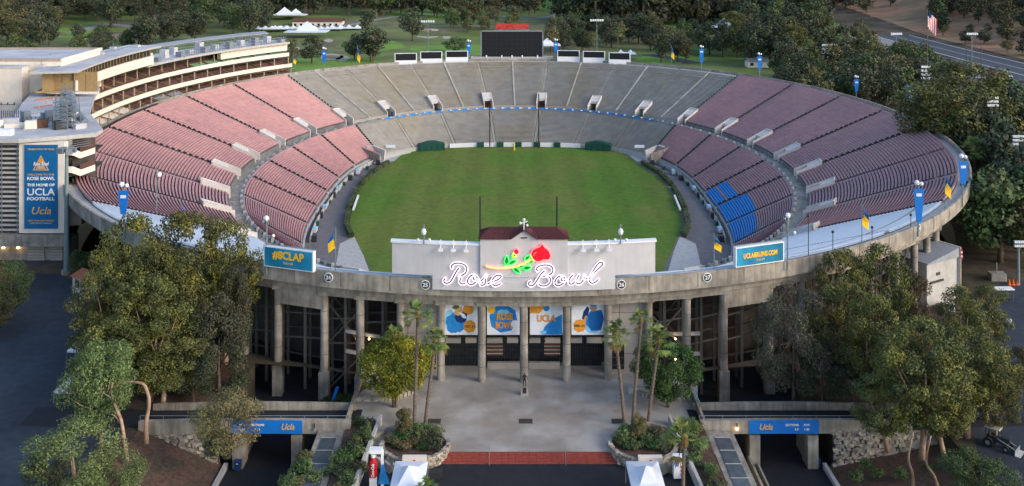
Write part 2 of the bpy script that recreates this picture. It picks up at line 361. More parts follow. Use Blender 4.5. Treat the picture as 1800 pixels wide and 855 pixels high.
def mid_stair(k):
    t0, t1 = TUN[k], TUN[(k+1) % 28]; t1 += 2*math.pi if t1 < t0 else 0; t = (t0+t1)/2; s = MB(); n = NU; p0 = upp(t, 0); p1 = upp(t, 1); d = Vector((p1[0]-p0[0], p1[1]-p0[1], 0)); L = d.length; d /= L; nn = Vector((-d.y, d.x, 0)); dz = (ZU1-ZU0)/n
    for j in range(n):
        z = ZU0+dz*j+.42; a = Vector((*p0, 0))+d*L*j/n; b = a+d*L/n; w_ = nn*.25
        s.hexa([a-w_+Vector((0, 0, z-.6)), a+w_+Vector((0, 0, z-.6)), b+w_+Vector((0, 0, z-.6)), b-w_+Vector((0, 0, z-.6))], [a-w_+Vector((0, 0, z)), a+w_+Vector((0, 0, z)), b+w_+Vector((0, 0, z)), b-w_+Vector((0, 0, z))], 'seat_grey')
    P(s.build('stair'))
for k in range(28):
    t0, t1 = TUN[k], TUN[(k+1) % 28]; t1 += 2*math.pi if t1 < t0 else 0
    if 41 < math.degrees((t0+t1)/2) % 360 < 139: mid_stair(k)
def band(name, f_in, f_out, z0, z1, m, t0=0, t1=360, n=240, top=None, parent=None):   # closed swept block between two plan curves
    b = MB()
    ts = [R(t0+(t1-t0)*i/n) for i in range(n+1)]; A = [f_in(t) for t in ts]; B_ = [f_out(t) for t in ts]
    for i in range(n):
        a0, a1, b0, b1 = A[i], A[i+1], B_[i], B_[i+1]
        b.quad([(*a0, z1), (*a1, z1), (*b1, z1), (*b0, z1)], top or m); b.quad([(*a0, z0), (*b0, z0), (*b1, z0), (*a1, z0)], m)
        b.quad([(*b0, z0), (*b0, z1), (*b1, z1), (*b1, z0)], m); b.quad([(*a0, z0), (*a1, z0), (*a1, z1), (*a0, z1)], m)
    if abs(t1-t0) < 359:
        for i in (0, n): b.quad([(*A[i], z0), (*B_[i], z0), (*B_[i], z1), (*A[i], z1)], m)
    o = b.build(name)
    if parent is None: P(o)
    elif parent is not False: o.parent = parent
    return o
rim = lambda o: (lambda t: oval(t, RIM, o)); ais = lambda o: (lambda t: oval(t, AIS, o)); inn = lambda o: (lambda t: oval(t, INN, o))
band('mid_aisle', ais(LOWTOP), ais(0), ZA-.4, ZA+.01, 'concrete')
band('aisle_rail_wall', ais(LOWTOP+.02), ais(LOWTOP+.2), ZA+.01, ZA+.5, 'metal_grey', n=200)
b = MB()                                       # white service marks / short posts along the aisle edge
for i in range(230):
    t = R(i*360/230); x, y = oval(t, AIS, LOWTOP+.5); 
    if not 50 < i*360/230 < 130: b.box((x, y, ZA+.45), (.5, .5, .85), 'concrete_light' if i % 2 else 'metal_grey')
struct(P(b.build('aisle_posts')), 'stuff')
band('rim_walk', rim(-2.6), rim(-.35), 13.6, 14.3, 'concrete_light')
band('rim_parapet', rim(-.38), rim(0), 13.2, 15.3, 'concrete', n=280)
band('rim_soffit', rim(-7), rim(-.02), 12.95, 13.19, 'concrete')
band('ring_beam', rim(-2.4), rim(-1.5), 11.6, 12.94, 'concrete')
b = MB()
for k in range(-8, 190, 1):                    # expansion joints of the parapet
    t = R(180+k*1.0) if False else R(176+k*1.0)
    if k % 4: continue
    x, y = oval(t, RIM, .005); x2, y2 = oval(t, RIM, .02); b.box(((x+x2)/2, (y+y2)/2, 14.25), (.04, .05, 2.0), 'concrete_dark', t)
struct(P(b.build('parapet_joints')), 'stuff')
band('inner_wall', inn(.3), inn(.6), -8.2, ZI-.3, 'concrete_light')
# field wall at the far end, low white pads and green gates
band('field_wall', inn(-.35), inn(0), -8.05, -6.7, 'white', 66, 114, 60)
for d_ in (74, 81.5, 88.6, 95.6, 103):
    x, y = oval(R(d_), INN, -.6); b = MB(); b.box((x, y, -7.2), (2.2, .7, 1.5), 'green_tarp', R(d_-90)); P(b.build('wall_gate'))
# facade: columns, deep panels, back wall, braces
colx = [-12.1-5.85*0, -6.0, 0, 6.1, 12.2]
pxs = [204, 240, 280, 320, 362, 396, 431, 489, 570, 633, 704, 775, 847, 921, 996, 1069, 1140, 1207, 1272, 1352, 1408, 1475, 1530, 1575, 1607, 1629, 1645]
def colpos(px):
    X = (px-CXP)*148/F+XC
    for _ in range(30):
        if abs(X) > 104: X = math.copysign(104-2.8, X)
        t = front_t(X, RIM, -2.4); x, y = oval(t, RIM, -2.4); X += ((px-CXP)*y/F+XC-x)*.8
    return x, y
COLS = [colpos(p) for p in pxs]
for i, (x, y) in enumerate(COLS):
    plaza_col = abs(x) < 20
    zb = 0 if plaza_col else -6
    c = MB(); r_ = .56 if plaza_col else .6
    c.tube([(x, y, zb), (x, y, 12.9)], [r_, r_], 'concrete', 18); c.box((x, y, 11.3), (1.5, 1.5, .7), 'concrete')
    for zz in (2.2, 5.4, 8.6): c.tube([(x, y, zz), (x, y, zz+.06)], [r_+.012]*2, 'concrete_dark', 18)
    if not plaza_col: c.box((x, y, -3.2), (1.5, 1.5, 5.6), 'concrete')
    P(c.build('column', smooth=False))
for k, (x, y) in enumerate([oval(R(a), RIM, -2.4) for a in list(range(-14, 198, 6))]):
    if y > 215:
        c = MB(); c.tube([(x, y, -1), (x, y, 12.9)], .6, 'concrete', 10); P(c.build('column'))
def deep(i, j, z0):
    (x0, y0), (x1, y1) = COLS[i], COLS[j]; b = MB(); dy = .25
    b.hexa([(x0, y0-dy-.4, z0), (x1, y1-dy-.4, z0), (x1, y1+.3, z0), (x0, y0+.3, z0)], [(x0, y0-dy-.4, 12.3), (x1, y1-dy-.4, 12.3), (x1, y1+.3, 12.3), (x0, y0+.3, 12.3)], 'concrete'); P(b.build('fascia_panel'))
n0 = pxs.index(489)
deep(n0, n0+1, 8.9); deep(pxs.index(1272), pxs.index(1352), 8.9)
for a in range(pxs.index(431), len(pxs)-1):
    if a not in (n0, pxs.index(1272)): deep(a, a+1, 11.0)
# recessed interior: rear wall, floor, upper slab and steelwork
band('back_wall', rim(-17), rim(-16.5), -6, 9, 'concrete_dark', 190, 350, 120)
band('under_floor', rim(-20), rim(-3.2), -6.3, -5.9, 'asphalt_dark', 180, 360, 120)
for i in range(len(COLS)-1):
    (x0, y0), (x1, y1) = COLS[i], COLS[i+1]
    if abs((x0+x1)/2) < 16 or pxs[i] < 396: continue
    for dpt, mm in ((3.2, 'steel'), (7.0, 'steel')):
        b = MB()
        for fr in (0.0, .5):
            xx, yy = lerp(x0, x1, fr), lerp(y0, y1, fr)+dpt; b.bar((xx, yy, -5.8), (xx, yy, 12-dpt*.45), .42, mm)
        for zz in (-1.5, 2.5, 6.2): b.bar((x0, y0+dpt, zz), (x1, y1+dpt, zz+(.6 if zz > 0 else 0)), .24, mm)
        if (i % 3) != 0 and pxs[i] not in (489, 1272, 1207):
            b.bar((x0, y0+dpt, 2.5), (x1, y1+dpt, 8.5), .24, mm); b.bar((x0, y0+dpt, 8.5), (x1, y1+dpt, 2.5), .24, mm)
            b.bar((x0, y0+dpt, -4.5), (x1, y1+dpt, 1.5), .24, mm)
        P(b.build('steel_brace'))
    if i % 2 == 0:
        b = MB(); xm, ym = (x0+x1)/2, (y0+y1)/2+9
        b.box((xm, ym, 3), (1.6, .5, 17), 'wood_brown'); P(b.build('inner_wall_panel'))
# stair flights with lamps under the bays beside the plaza
for s_, xa, xb in ((-1, -26.5, -21.3), (1, 20.6, 26.3)):
    for zz in (1.2, 4.2):
        b = MB(); b.bar((xa, 151.5, zz+(.5 if s_ < 0 else 0)), (xb, 150.5, zz+(.0 if s_ < 0 else .5)), .3, 'concrete_light', .5); st_ = P(b.build('stair_flight'))
        for q in (.35, .7):
            l_ = MB(); l_.ball((lerp(xa, xb, q), 150.3, zz-.25), .13, 'lamp_glow', 8); ll = l_.build('lamp', st_)
# facade behind the plaza columns
W_Y = 150.3
for xx in (-15.3, 15.5): b = MB(); b.box((xx, 147.6, 6), (5.4, .5, 12.4), 'wall_beige'); P(b.build('side_wall'))
for sx in (-1, 1):
    b = MB()
    for zz in (3, 6, 9): b.box((sx*15.4, 147.33, zz), (5.3, .03, .05), 'concrete_dark')
    for xx in (-1.4, 1.4): b.box((sx*15.4+xx, 147.33, 6), (.05, .03, 12), 'concrete_dark')
    P(b.build('wall_joint'))
    b = MB(); b.box((sx*13.7, 147.3, 2.6), (1.9, .2, 3.6), 'glass_dark')
    for i in range(3): b.box((sx*13.7, 147.18, 1.4+i*1.1), (1.9, .06, .06), 'steel')
    b.box((sx*13.7, 147.18, 2.6), (.07, .07, 3.6), 'steel'); P(b.build('window'))
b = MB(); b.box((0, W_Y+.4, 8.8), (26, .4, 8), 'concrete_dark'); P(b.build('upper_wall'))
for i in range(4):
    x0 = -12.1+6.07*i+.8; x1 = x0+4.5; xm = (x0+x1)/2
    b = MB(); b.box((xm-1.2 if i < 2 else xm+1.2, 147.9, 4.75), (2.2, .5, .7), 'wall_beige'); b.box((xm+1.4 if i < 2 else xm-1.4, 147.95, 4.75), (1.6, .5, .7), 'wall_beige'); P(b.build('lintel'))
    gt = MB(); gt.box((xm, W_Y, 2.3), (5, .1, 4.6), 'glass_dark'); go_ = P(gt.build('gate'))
    gb = MB()
    for q in range(12): gb.bar((x0+q*.41, W_Y-.12, .0), (x0+q*.41, W_Y-.12, 4.3), .05, 'metal_dark')
    for zz in (1.3, 2.7, 4.2): gb.bar((x0-.1, W_Y-.12, zz), (x1+.1, W_Y-.12, zz), .07, 'metal_dark')
    o_ = gb.build('bars'); o_.parent = go_
    if i in (1, 2):
        b = MB(); b.box((xm+(-1.2 if i == 1 else 1.2), 149.9, 3), (2.4, .15, 2.6), 'wood_brown')
        for q in range(5): b.box((xm+(-1.2 if i == 1 else 1.2), 149.78, 2+q*.55), (2.4, .08, .1), 'concrete_light')
        P(b.build('window'))
        b = MB(); b.box((xm, 149.4, .45), (4.6, .6, .9), 'wall_beige'); P(b.build('low_wall'))
b = MB(); b.box((0, 150.4, .35), (4, 2.2, .7), 'wall_beige'); P(b.build('ticket_counter'))

# the sign wall on the rim
def arcpanel(name, x0, x1, z0, z1, o, th, m, parent=None, n=16, cap=None):
    b = MB(); pts = []
    for i in range(n+1):
        X = lerp(x0, x1, i/n); t = front_t(X, RIM, 0); x, y = oval(t, RIM, 0); pts.append((X, y-o))
    for i in range(n):
        (xa, ya), (xb, yb) = pts[i], pts[i+1]
        b.hexa([(xa, ya, z0), (xb, yb, z0), (xb, yb+th, z0), (xa, ya+th, z0)], [(xa, ya, z1), (xb, yb, z1), (xb, yb+th, z1), (xa, ya+th, z1)], m)
    o_ = b.build(name)
    if parent is None: P(o_)
    else: o_.parent = parent
    return o_
sw = empty('sign_wall', (0, 142.5, 14), 'long pale stucco sign wall with tiled gable above the main entrance', 'wall'); 
def SP(o): o.parent = sw; o.matrix_parent_inverse = Matrix.Translation((0, -142.5, -14)); return o
SP(arcpanel('wing', -18.7, -6.1, 15.9, 20.3, .35, .6, 'stucco', sw)); SP(arcpanel('wing', 6.1, 18.7, 15.9, 20.3, .35, .6, 'stucco', sw))
SP(arcpanel('base_panel', -12.9, 12.9, 13.9, 15.9, .35, .34, 'stucco', sw))
SP(arcpanel('coping', -18.9, -6.1, 20.3, 20.55, .5, 1.1, 'white', sw)); SP(arcpanel('coping', 6.1, 18.9, 20.3, 20.55, .5, 1.1, 'white', sw))
b = MB(); b.box((0, 142.7, 18.6), (12.25, 1.4, 5.4), 'stucco'); b.prism([], 0, 0, 'stucco') if 0 else None
yf = 142.0-.02
b.quad([(-1.7, yf, 21.3), (1.7, yf, 21.3), (0, yf, 22.45)], 'stucco'); b.quad([(-1.7, yf, 21.3), (0, yf, 22.45), (0, yf+2.5, 22.45), (-1.7, yf+2.5, 21.3)], 'stucco'); b.quad([(1.7, yf, 21.3), (0, yf, 22.45), (0, yf+2.5, 22.45), (1.7, yf+2.5, 21.3)], 'stucco')
SP(b.build('centre_panel'))
b = MB(); b.box((0, yf-.02, 21.45), (.9, .05, .18), 'grate'); SP(b.build('vent'))
# tiled hip roof: rows of tiles as ribs
b = MB()
zr, ze = 22.35, 21.3; ys, yn_, ym = 141.7, 146.3, 144.0
def tile_slope(a, b_, c, d, nrib):
    a, b_, c, d = map(Vector, (a, b_, c, d)); b.quad([a, b_, c, d], 'tile')
    for i in range(nrib):
        q = (i+.5)/nrib; b.bar(a.lerp(b_, q)+Vector((0, 0, .05)), d.lerp(c, q)+Vector((0, 0, .05)), .13, 'tile')
tile_slope((-6.35, ys, ze), (-1.8, ys, ze), (-1.2, ym, zr), (-4.6, ym, zr), 16)
tile_slope((1.8, ys, ze), (6.35, ys, ze), (4.6, ym, zr), (1.2, ym, zr), 16)
tile_slope((6.35, yn_, ze), (-6.35, yn_, ze), (-4.6, ym, zr), (4.6, ym, zr), 30)
tile_slope((-6.35, yn_, ze), (-6.35, ys, ze), (-4.6, ym, zr), (-4.6, ym, zr), 8); tile_slope((6.35, ys, ze), (6.35, yn_, ze), (4.6, ym, zr), (4.6, ym, zr), 8)
tile_slope((-1.95, ys-.15, 21.28), (0, ys-.15, 22.62), (0, ym, 22.62), (-1.4, ym, zr-.1), 8); tile_slope((0, ys-.15, 22.62), (1.95, ys-.15, 21.28), (1.4, ym, zr-.1), (0, ym, 22.62), 8)
SP(b.build('tile_roof'))
b = MB(); b.bar((0, 141.9, 22.5), (0, 141.9, 24.0), .14, 'white'); b.bar((-.5, 141.9, 23.5), (.5, 141.9, 23.8), .12, 'white'); b.ball((-.5, 141.9, 23.55), .2, 'white'); b.ball((.45, 141.8, 23.25), .18, 'white'); b.ball((0, 141.8, 24.05), .22, 'white'); SP(b.build('finial_lamp'))
for i, X in enumerate((-11.7, -9.9, -8.1, 8.3, 10.2, 12)):
    t = front_t(X, RIM, 0); y = oval(t, RIM, 0)[1]-.9; b = MB(); b.prism([(X-.32, y-.5), (X+.32, y-.5), (X+.32, y), (X-.32, y)], 19.6, 19.9, 'white'); b.bar((X, y, 19.9), (X, y+.7, 20.7), .1, 'white'); b.quad([(X-.3, y+.5, 20.5), (X+.3, y+.5, 20.5), (X, y+.4, 21.1)], 'white'); SP(b.build('floodlight'))

# script letters and the rose
sg = empty('neon_sign', (0, 141.6, 16.5), 'glowing white script lettering with a large red neon rose on pale wall', 'sign')
def NP(o): o.parent = sg; o.matrix_parent_inverse = Matrix.Translation((0, -141.6, -16.5)); return o
def sp(x, y, zi, dy=.12):                  # sketch point -> point just in front of the wall
    px = (770 if zi == 1 else 915)+x/7.125; py = 400+y/7.125; Y = 142.1
    X, Z = at(px, py, Y); t = front_t(X, RIM, 0); yy = oval(t, RIM, 0)[1]-.35
    if abs(X) < 6.2: yy = min(yy, 141.98)
    return Vector((X, yy-dy, Z))
def smooth(pts, n=6):
    out = []; N = len(pts)
    for i in range(N-1):
        p0, p1, p2, p3 = pts[max(i-1, 0)], pts[i], pts[i+1], pts[min(i+2, N-1)]
        for k in range(n):
            u = k/n; out.append(tuple(.5*((2*p1[c])+(-p0[c]+p2[c])*u+(2*p0[c]-5*p1[c]+4*p2[c]-p3[c])*u*u+(-p0[c]+3*p1[c]-3*p2[c]+p3[c])*u**3) for c in (0, 1)))
    out.append(tuple(pts[-1])); return out
def letter(strokes, zi, wd=14.5):
    ch = MB(); ne = MB()
    for st in strokes:
        pts = smooth(st); L_, R_ = [], []
        for i, p in enumerate(pts):
            a = pts[max(i-1, 0)]; c = pts[min(i+1, len(pts)-1)]; dx, dy = c[0]-a[0], c[1]-a[1]; n_ = math.hypot(dx, dy) or 1; dx /= n_; dy /= n_
            L_.append((p[0]-dy*wd, p[1]+dx*wd)); R_.append((p[0]+dy*wd, p[1]-dx*wd))
        for i in range(len(pts)-1):
            ch.quad([sp(*L_[i], zi, .06), sp(*R_[i], zi, .06), sp(*R_[i+1], zi, .06), sp(*L_[i+1], zi, .06)], 'channel')
        loop = L_+R_[::-1]+[L_[0]]
        ne.tube([sp(*q, zi, .2) for q in loop], .046, 'neon_white', 6, False)
    o = NP(ch.build('letter')); n_ = ne.build('neon_tube', o); return o
letter([[(98, 648), (72, 668), (74, 695), (100, 712), (140, 700), (172, 662), (205, 600), (238, 545), (264, 512)], [(178, 530), (165, 500), (185, 472), (232, 455), (290, 458), (340, 482), (360, 522), (345, 570), (308, 600), (262, 612)], [(262, 612), (278, 650), (270, 690), (300, 714), (345, 706)]], 1)
letter([[(468, 605), (425, 600), (385, 635), (368, 685), (392, 715), (440, 712), (478, 675), (490, 632), (462, 612), (440, 632), (458, 660), (525, 655)]], 1)
letter([[(500, 690), (555, 645), (602, 585), (592, 640), (592, 690), (562, 715), (520, 708)]], 1)
letter([[(610, 705), (680, 672), (750, 645), (790, 608), (770, 590), (725, 598), (685, 640), (680, 690), (708, 720), (752, 712), (792, 690)]], 1)
letter([[(135, 665), (105, 680), (102, 706), (128, 722), (165, 708), (205, 655), (252, 580), (305, 530)], [(218, 545), (200, 512), (222, 482), (282, 464), (350, 467), (396, 495), (402, 540), (372, 578), (320, 598), (268, 605)], [(320, 598), (365, 622), (372, 668), (342, 708), (288, 724), (238, 712), (225, 686)]], 2)
letter([[(528, 606), (480, 606), (438, 648), (430, 690), (455, 718), (502, 712), (545, 676), (553, 632), (528, 612), (506, 636), (524, 660), (590, 648)]], 2)
letter([[(658, 592), (622, 640), (606, 685), (622, 712), (658, 706), (702, 655), (735, 597), (712, 645), (702, 690), (718, 712), (755, 702), (792, 655), (806, 602), (790, 625), (810, 650), (850, 640)]], 2)
letter([[(858, 658), (922, 582), (990, 522), (1034, 476), (1012, 450), (968, 478), (908, 562), (872, 630), (866, 680), (892, 710), (932, 702), (986, 660)]], 2)
def spoly(name, pts, zi, m, dy=.1, edge=None, er=.05, sm=True):
    b = MB(); pts2 = smooth(list(pts)+[pts[0]], 3)[:-1] if sm else pts; ps = [sp(*q, zi, dy) for q in pts2]; cx = sum((p for p in ps), Vector())/len(ps)
    for i in range(len(ps)): b.quad([cx, ps[i], ps[(i+1) % len(ps)]], m)
    for i in range(len(ps)): a, c = ps[i], ps[(i+1) % len(ps)]; b.quad([a, c, c+Vector((0, dy, 0)), a+Vector((0, dy, 0))], m)
    if edge: b.tube([p+Vector((0, -.06, 0)) for p in ps+[ps[0]]], er, edge, 5, False)
    return NP(b.build(name))
b = MB(); st = smooth([(600, 475), (690, 498), (800, 503), (930, 490), (1060, 448), (1160, 398)]); b.tube([sp(*q, 1, .22) for q in st], .13, 'neon_orange', 6); NP(b.build('stem'))
b = MB(); st = smooth([(930, 496), (1010, 474), (1080, 440), (1165, 392)]); b.tube([sp(*q, 1, .34) for q in st], .025, 'neon_yellow', 6); NP(b.build('stem_highlight'))
def leaf(x0, y0, x1, y1, w_, zi):
    dx, dy = x1-x0, y1-y0; L = math.hypot(dx, dy); nx, ny = -dy/L*w_, dx/L*w_
    pts = [(x0, y0), (x0+dx*.3+nx, y0+dy*.3+ny), (x0+dx*.65+nx*.9, y0+dy*.65+ny*.9), (x1, y1), (x0+dx*.65-nx*.9, y0+dy*.65-ny*.9), (x0+dx*.3-nx, y0+dy*.3-ny)]
    spoly('leaf', pts, zi, 'leaf_sign', .1, 'neon_green', .06)
leaf(855, 465, 862, 350, 26, 1); leaf(875, 455, 985, 405, 22, 1); leaf(935, 495, 1030, 565, 24, 1); leaf(1005, 495, 1070, 470, 16, 1); leaf(1060, 510, 1165, 490, 26, 1)
leaf(50, 405, 120, 340, 20, 2); leaf(100, 440, 165, 400, 18, 2)
b = MB(); b.tube([sp(790, 500, 1, .2), sp(870, 460, 1, .2), sp(940, 370, 1, .2)], .05, 'neon_green', 5); b.tube([sp(942, 305, 1, .25), sp(935, 370, 1, .25), sp(985, 345, 1, .25)], .06, 'neon_yellow', 5); NP(b.build('bud_stalk'))
leaf(930, 385, 965, 320, 22, 1)
spoly('rose_bud', [(948, 300), (955, 270), (985, 262), (1008, 285), (1000, 320), (970, 325)], 1, 'neon_red', .22, 'neon_pink', .035)
spoly('rose_head', [(130, 330), (150, 275), (200, 245), (240, 232), (268, 196), (300, 240), (345, 275), (375, 345), (350, 395), (290, 396), (230, 420), (180, 408), (145, 372)], 2, 'neon_red', .2, 'neon_pink', .05)
b = MB()
for q in ([(165, 350), (160, 320), (185, 295), (215, 300), (225, 330)], [(240, 240), (260, 290), (280, 330), (260, 370), (210, 385)], [(285, 270), (310, 320), (330, 360), (350, 375)], [(205, 345), (240, 330), (250, 300)]):
    b.tube([sp(*p, 2, .24) for p in smooth(q)], .045, 'red_machine', 5)
b.tube([sp(*p, 2, .27) for p in smooth([(165, 345), (172, 318), (200, 300)])], .03, 'neon_pink', 5); NP(b.build('petal_line'))
b = MB(); b.tube([sp(*p, 2, .28) for p in smooth([(130, 345), (150, 385), (170, 415)])], .05, 'neon_yellow', 5); NP(b.build('calyx'))

# section roundels on the parapet
for num, px, py in (('24', 578, 488), ('25', 748, 501), ('26', 1092, 500.5), ('27', 1243, 488), ('28', 1614, 402)):
    Y = 145
    for _ in range(12):
        X = (px-CXP)*Y/F+XC; t = front_t(X); x, Y = oval(t, RIM, 0.0)
    X, Z = at(px, py, Y-.1); nx, ny = (oval(t, RIM, 1)[0]-x), (oval(t, RIM, 1)[1]-Y); rz = math.atan2(ny, nx)+math.pi/2
    e = empty('section_sign', (X, Y, Z), {'24': 'roundel numbered 24 on the rim under the #8CLAP board', '25': 'roundel numbered 25 at the left end of the pale sign wall', '26': 'roundel numbered 26 at the right end of the pale sign wall', '27': 'roundel numbered 27 on the rim right of the sign wall', '28': 'roundel on the rim above the far right columns'}[num], 'sign', 'numbered roundels along the stadium rim', rz)
    b = MB(); b.tube([(0, -.05, 0), (0, -.16, 0)], .68, 'white', 20); b.build('disc', e)
    b = MB(); b.tube([(0, -.17, 0), (0, -.19, 0)], .56, 'metal_dark', 20); b.build('face', e)
    b = MB(); b.box((0, -.2, 0), (1.12, .02, .56), 'grate'); 
    put_text(num, .78, 'white', (0, -.23, 0), 0, e, .02)

# ---------------------------------------------------------------- ground
def hill(x, y):
    h = 0
    if x > 262: h += (x-262)*.30*(1-math.exp(-(x-262)/60))*min(1, max(0, (y-250)/200))
    if y > 650: h += 2.5*math.sin(x*.011+1)*math.sin(y*.013)+2.0
    if y > 1000: h += (y-1000)*.03
    if x < -330: h += (-330-x)*.12
    return h
HOLES = [[oval(R(a), RIM, -3.0) for a in range(0, 360, 3)]]
def hole_box(x0, x1, y0, y1): HOLES.append([(x0, y0), (x1, y0), (x1, y1), (x0, y1)])
# left and right cuttings down to the tunnel roads, and the lower street in front of the plaza steps
CUTL = [(-50, 60), (-23.2, 60), (-23.2, 148.5), (-40, 151), (-40, 136.6), (-40, 131), (-50, 131)]
CUTR = [(23.2, 60), (54, 60), (54, 131), (40, 131), (40, 136.6), (40, 151), (23.2, 148.5)]
CUTF = [(-21.8, 60), (21.8, 60), (21.8, 125.2), (-21.8, 125.2)]
HOLES += [CUTL, CUTR, CUTF]
def inpoly(x, y, P_):
    c = False; n = len(P_)
    for i in range(n):
        (x1, y1), (x2, y2) = P_[i], P_[(i+1) % n]
        if (y1 > y) != (y2 > y) and x < (x2-x1)*(y-y1)/(y2-y1)+x1: c = not c
    return c
pts = []; edges = []
for h in HOLES:
    k = len(pts); pts += [Vector(p) for p in h]; edges += [(k+i, k+(i+1) % len(h)) for i in range(len(h))]
xs = [-4500, -3000, -2000, -1400, -1000, -800]+list(range(-640, 641, 20))+[800, 1000, 1400, 2000, 3000, 4500]
ys = [-1500, -500, 0, 60]+list(range(100, 1300, 20))+[1400, 1600, 2000, 2600, 3500, 5000, 7000]
for x in xs:
    for y in ys: pts.append(Vector((x+.37, y+.21)))
vv, ee, ff, *_ = geometry.delaunay_2d_cdt(pts, edges, [], 0, 1e-5)
b = MB(); b.v = [(v.x, v.y, hill(v.x, v.y)) for v in vv]; i_ = b.mi('ground')
for f_ in ff:
    cx = sum(vv[i].x for i in f_)/len(f_); cy = sum(vv[i].y for i in f_)/len(f_)
    if any(inpoly(cx, cy, h) for h in HOLES): continue
    b.f.append(tuple(f_)); b.m.append(i_)
struct(b.build('ground'))
def sheet(name, poly, m, z=.012, px=False, drape=False, sm=False, step=12):
    P_ = [g(*p) for p in poly] if px else list(poly)
    if sm: P_ = smooth(P_+[P_[0]], 6)[:-1]
    P2 = []
    for i in range(len(P_)):                # subdivide edges so that sheets drape over rises
        a, c = P_[i], P_[(i+1) % len(P_)]; n = max(1, int(math.dist(a, c)/step)) if drape else 1
        P2 += [(lerp(a[0], c[0], q/n), lerp(a[1], c[1], q/n)) for q in range(n)]
    b = MB()
    if drape:
        x0 = min(p[0] for p in P2); x1 = max(p[0] for p in P2); y0 = min(p[1] for p in P2); y1 = max(p[1] for p in P2)
        gp = [Vector((x, y)) for x in np.arange(x0, x1, 20) for y in np.arange(y0, y1, 20) if inpoly(x, y, P2)]
        pp = [Vector(p) for p in P2]+gp; ed = [(i, (i+1) % len(P2)) for i in range(len(P2))]
        v2, _, f2, *_r = geometry.delaunay_2d_cdt(pp, ed, [], 1, 1e-4)
        b.v = [(v.x, v.y, hill(v.x, v.y)+z) for v in v2]; k = b.mi(m)
        for f_ in f2: b.f.append(tuple(f_)); b.m.append(k)
    else: b.quad([(x, y, z) for x, y in P2], m)
    return struct(b.build(name))
# playing field and the track round it
tr = MB(); Ps = [oval(R(a), INN, .5) for a in range(0, 360, 4)]; tr.quad([(x, y, -8.15) for x, y in Ps], 'track'); struct(tr.build('track'))
half = [(20, 344.4), (31, 341.5), (36.3, 334.5), (38.3, 322), (40.2, 311), (43.2, 297), (43.6, 285), (43.2, 271), (42.3, 259), (41.1, 250), (38.7, 242), (35.5, 231), (31.7, 219), (30, 205)]
gr = [(0, 345.2)]+half+[(-x, y) for x, y in half[::-1]]
b = MB(); b.quad([(x-.3, y, -8.1) for x, y in gr], 'turf'); struct(b.build('field_grass'))
for s_ in (-1, 1):
    b = MB(); b.quad([(s_*35.6, 231, -8.12), (s_*30.8, 212, -8.12), (s_*38, 205, -8.12), (s_*41.5, 236, -8.12), (s_*38.8, 242, -8.12)], 'concrete_light'); b.quad([(s_*36.6, 335, -8.12), (s_*38.6, 322, -8.12), (s_*43, 321, -8.12), (s_*42, 337, -8.12), (s_*32, 343, -8.12)], 'concrete_light')
    struct(b.build('corner_apron'))

# ---------------------------------------------------------------- west pavilion
pav = empty('pavilion', (-110, 250, 0), 'tiered cream press pavilion curving along the left rim of the bowl', 'building')
def V(o): o.parent = pav; o.matrix_parent_inverse = Matrix.Translation((110, -250, 0)); return o
A0, A1 = 136, 209
def bandp(name, a, b_, z0, z1, m, t0, t1, n=50, top=None): return V(band(name, rim(a), rim(b_), z0, z1, m, t0, t1, n, top, False))
LV = [(13.2, .4), (16.9, 2.2), (20.6, 4.0)]
bandp('rear_mass', 13, 20, 0, 25, 'cream', A0, 184)
for i, (z, o) in enumerate(LV):
    bandp('balcony_front', o, o+.35, z-.1, z+1.15, 'cream', A0, A1, 60)
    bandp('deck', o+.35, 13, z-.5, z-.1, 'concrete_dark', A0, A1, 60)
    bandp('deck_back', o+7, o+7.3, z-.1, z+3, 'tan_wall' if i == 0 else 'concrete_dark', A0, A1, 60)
    for r_ in range(3):                       # seating rows in blocks with cross walls
        bb = MB(); nblk = 22
        for k in range(nblk):
            ta, tb = lerp(A0, A1, (k+.06)/nblk), lerp(A0, A1, (k+.94)/nblk)
            for q in range(4):
                t0, t1 = R(lerp(ta, tb, q/4)), R(lerp(ta, tb, (q+1)/4)); oo = o+1.3+r_*1.5; zz = z+.25+r_*.55
                a, b_, c, d = oval(t0, RIM, oo), oval(t1, RIM, oo), oval(t1, RIM, oo+1.0), oval(t0, RIM, oo+1.0)
                bb.hexa([(*a, zz-.4), (*b_, zz-.4), (*c, zz-.4), (*d, zz-.4)], [(*a, zz+.35), (*b_, zz+.35), (*c, zz+.8), (*d, zz+.8)], 'roof_grey' if (i == 0 and 6 < k < 9) else ('green_box' if (i == 2 and k < 6 and r_ < 2) else ('cream' if (i == 0 and k > 10) else 'seat_brown')))
        struct(V(bb.build('seat_blocks')), 'stuff')
    for k in range(26):
        t = R(lerp(A0+.3, A1, k/25)); x, y = oval(t, RIM, o+1.6+(i == 2)*1.0); top = (LV[i+1][0]-.5) if i < 2 else (25.0 if math.degrees(t) < 167 or math.degrees(t) > 190 else 27)
        p = MB(); p.box((x, y, (z+top)/2), (.3, .3, top-z), 'tan_deck', t); V(p.build('post'))
    for k in range(23):
        t = R(lerp(A0, A1, k/22)); a = oval(t, RIM, o+.5); c = oval(t, RIM, o+6.5); p = MB(); p.bar((*a, z+.5), (*c, z+1.9), .25, 'tan_wall', 1.0); V(p.build('dividing_wall'))
bandp('terrace_rail', -2.2, -1.9, 14.4, 15.5, 'metal_dark', 170, 213, 30)
bandp('terrace_shelf', -1.9, .4, 13.0, 14.4, 'tan_wall', 168, 213, 30)
bandp('roof', 4.2, 18, 25.0, 25.5, 'roof_grey', A0, 168, 30, 'roof_white'); bandp('roof_edge', 3.6, 4.2, 24.9, 25.6, 'concrete_light', A0, 168, 30)
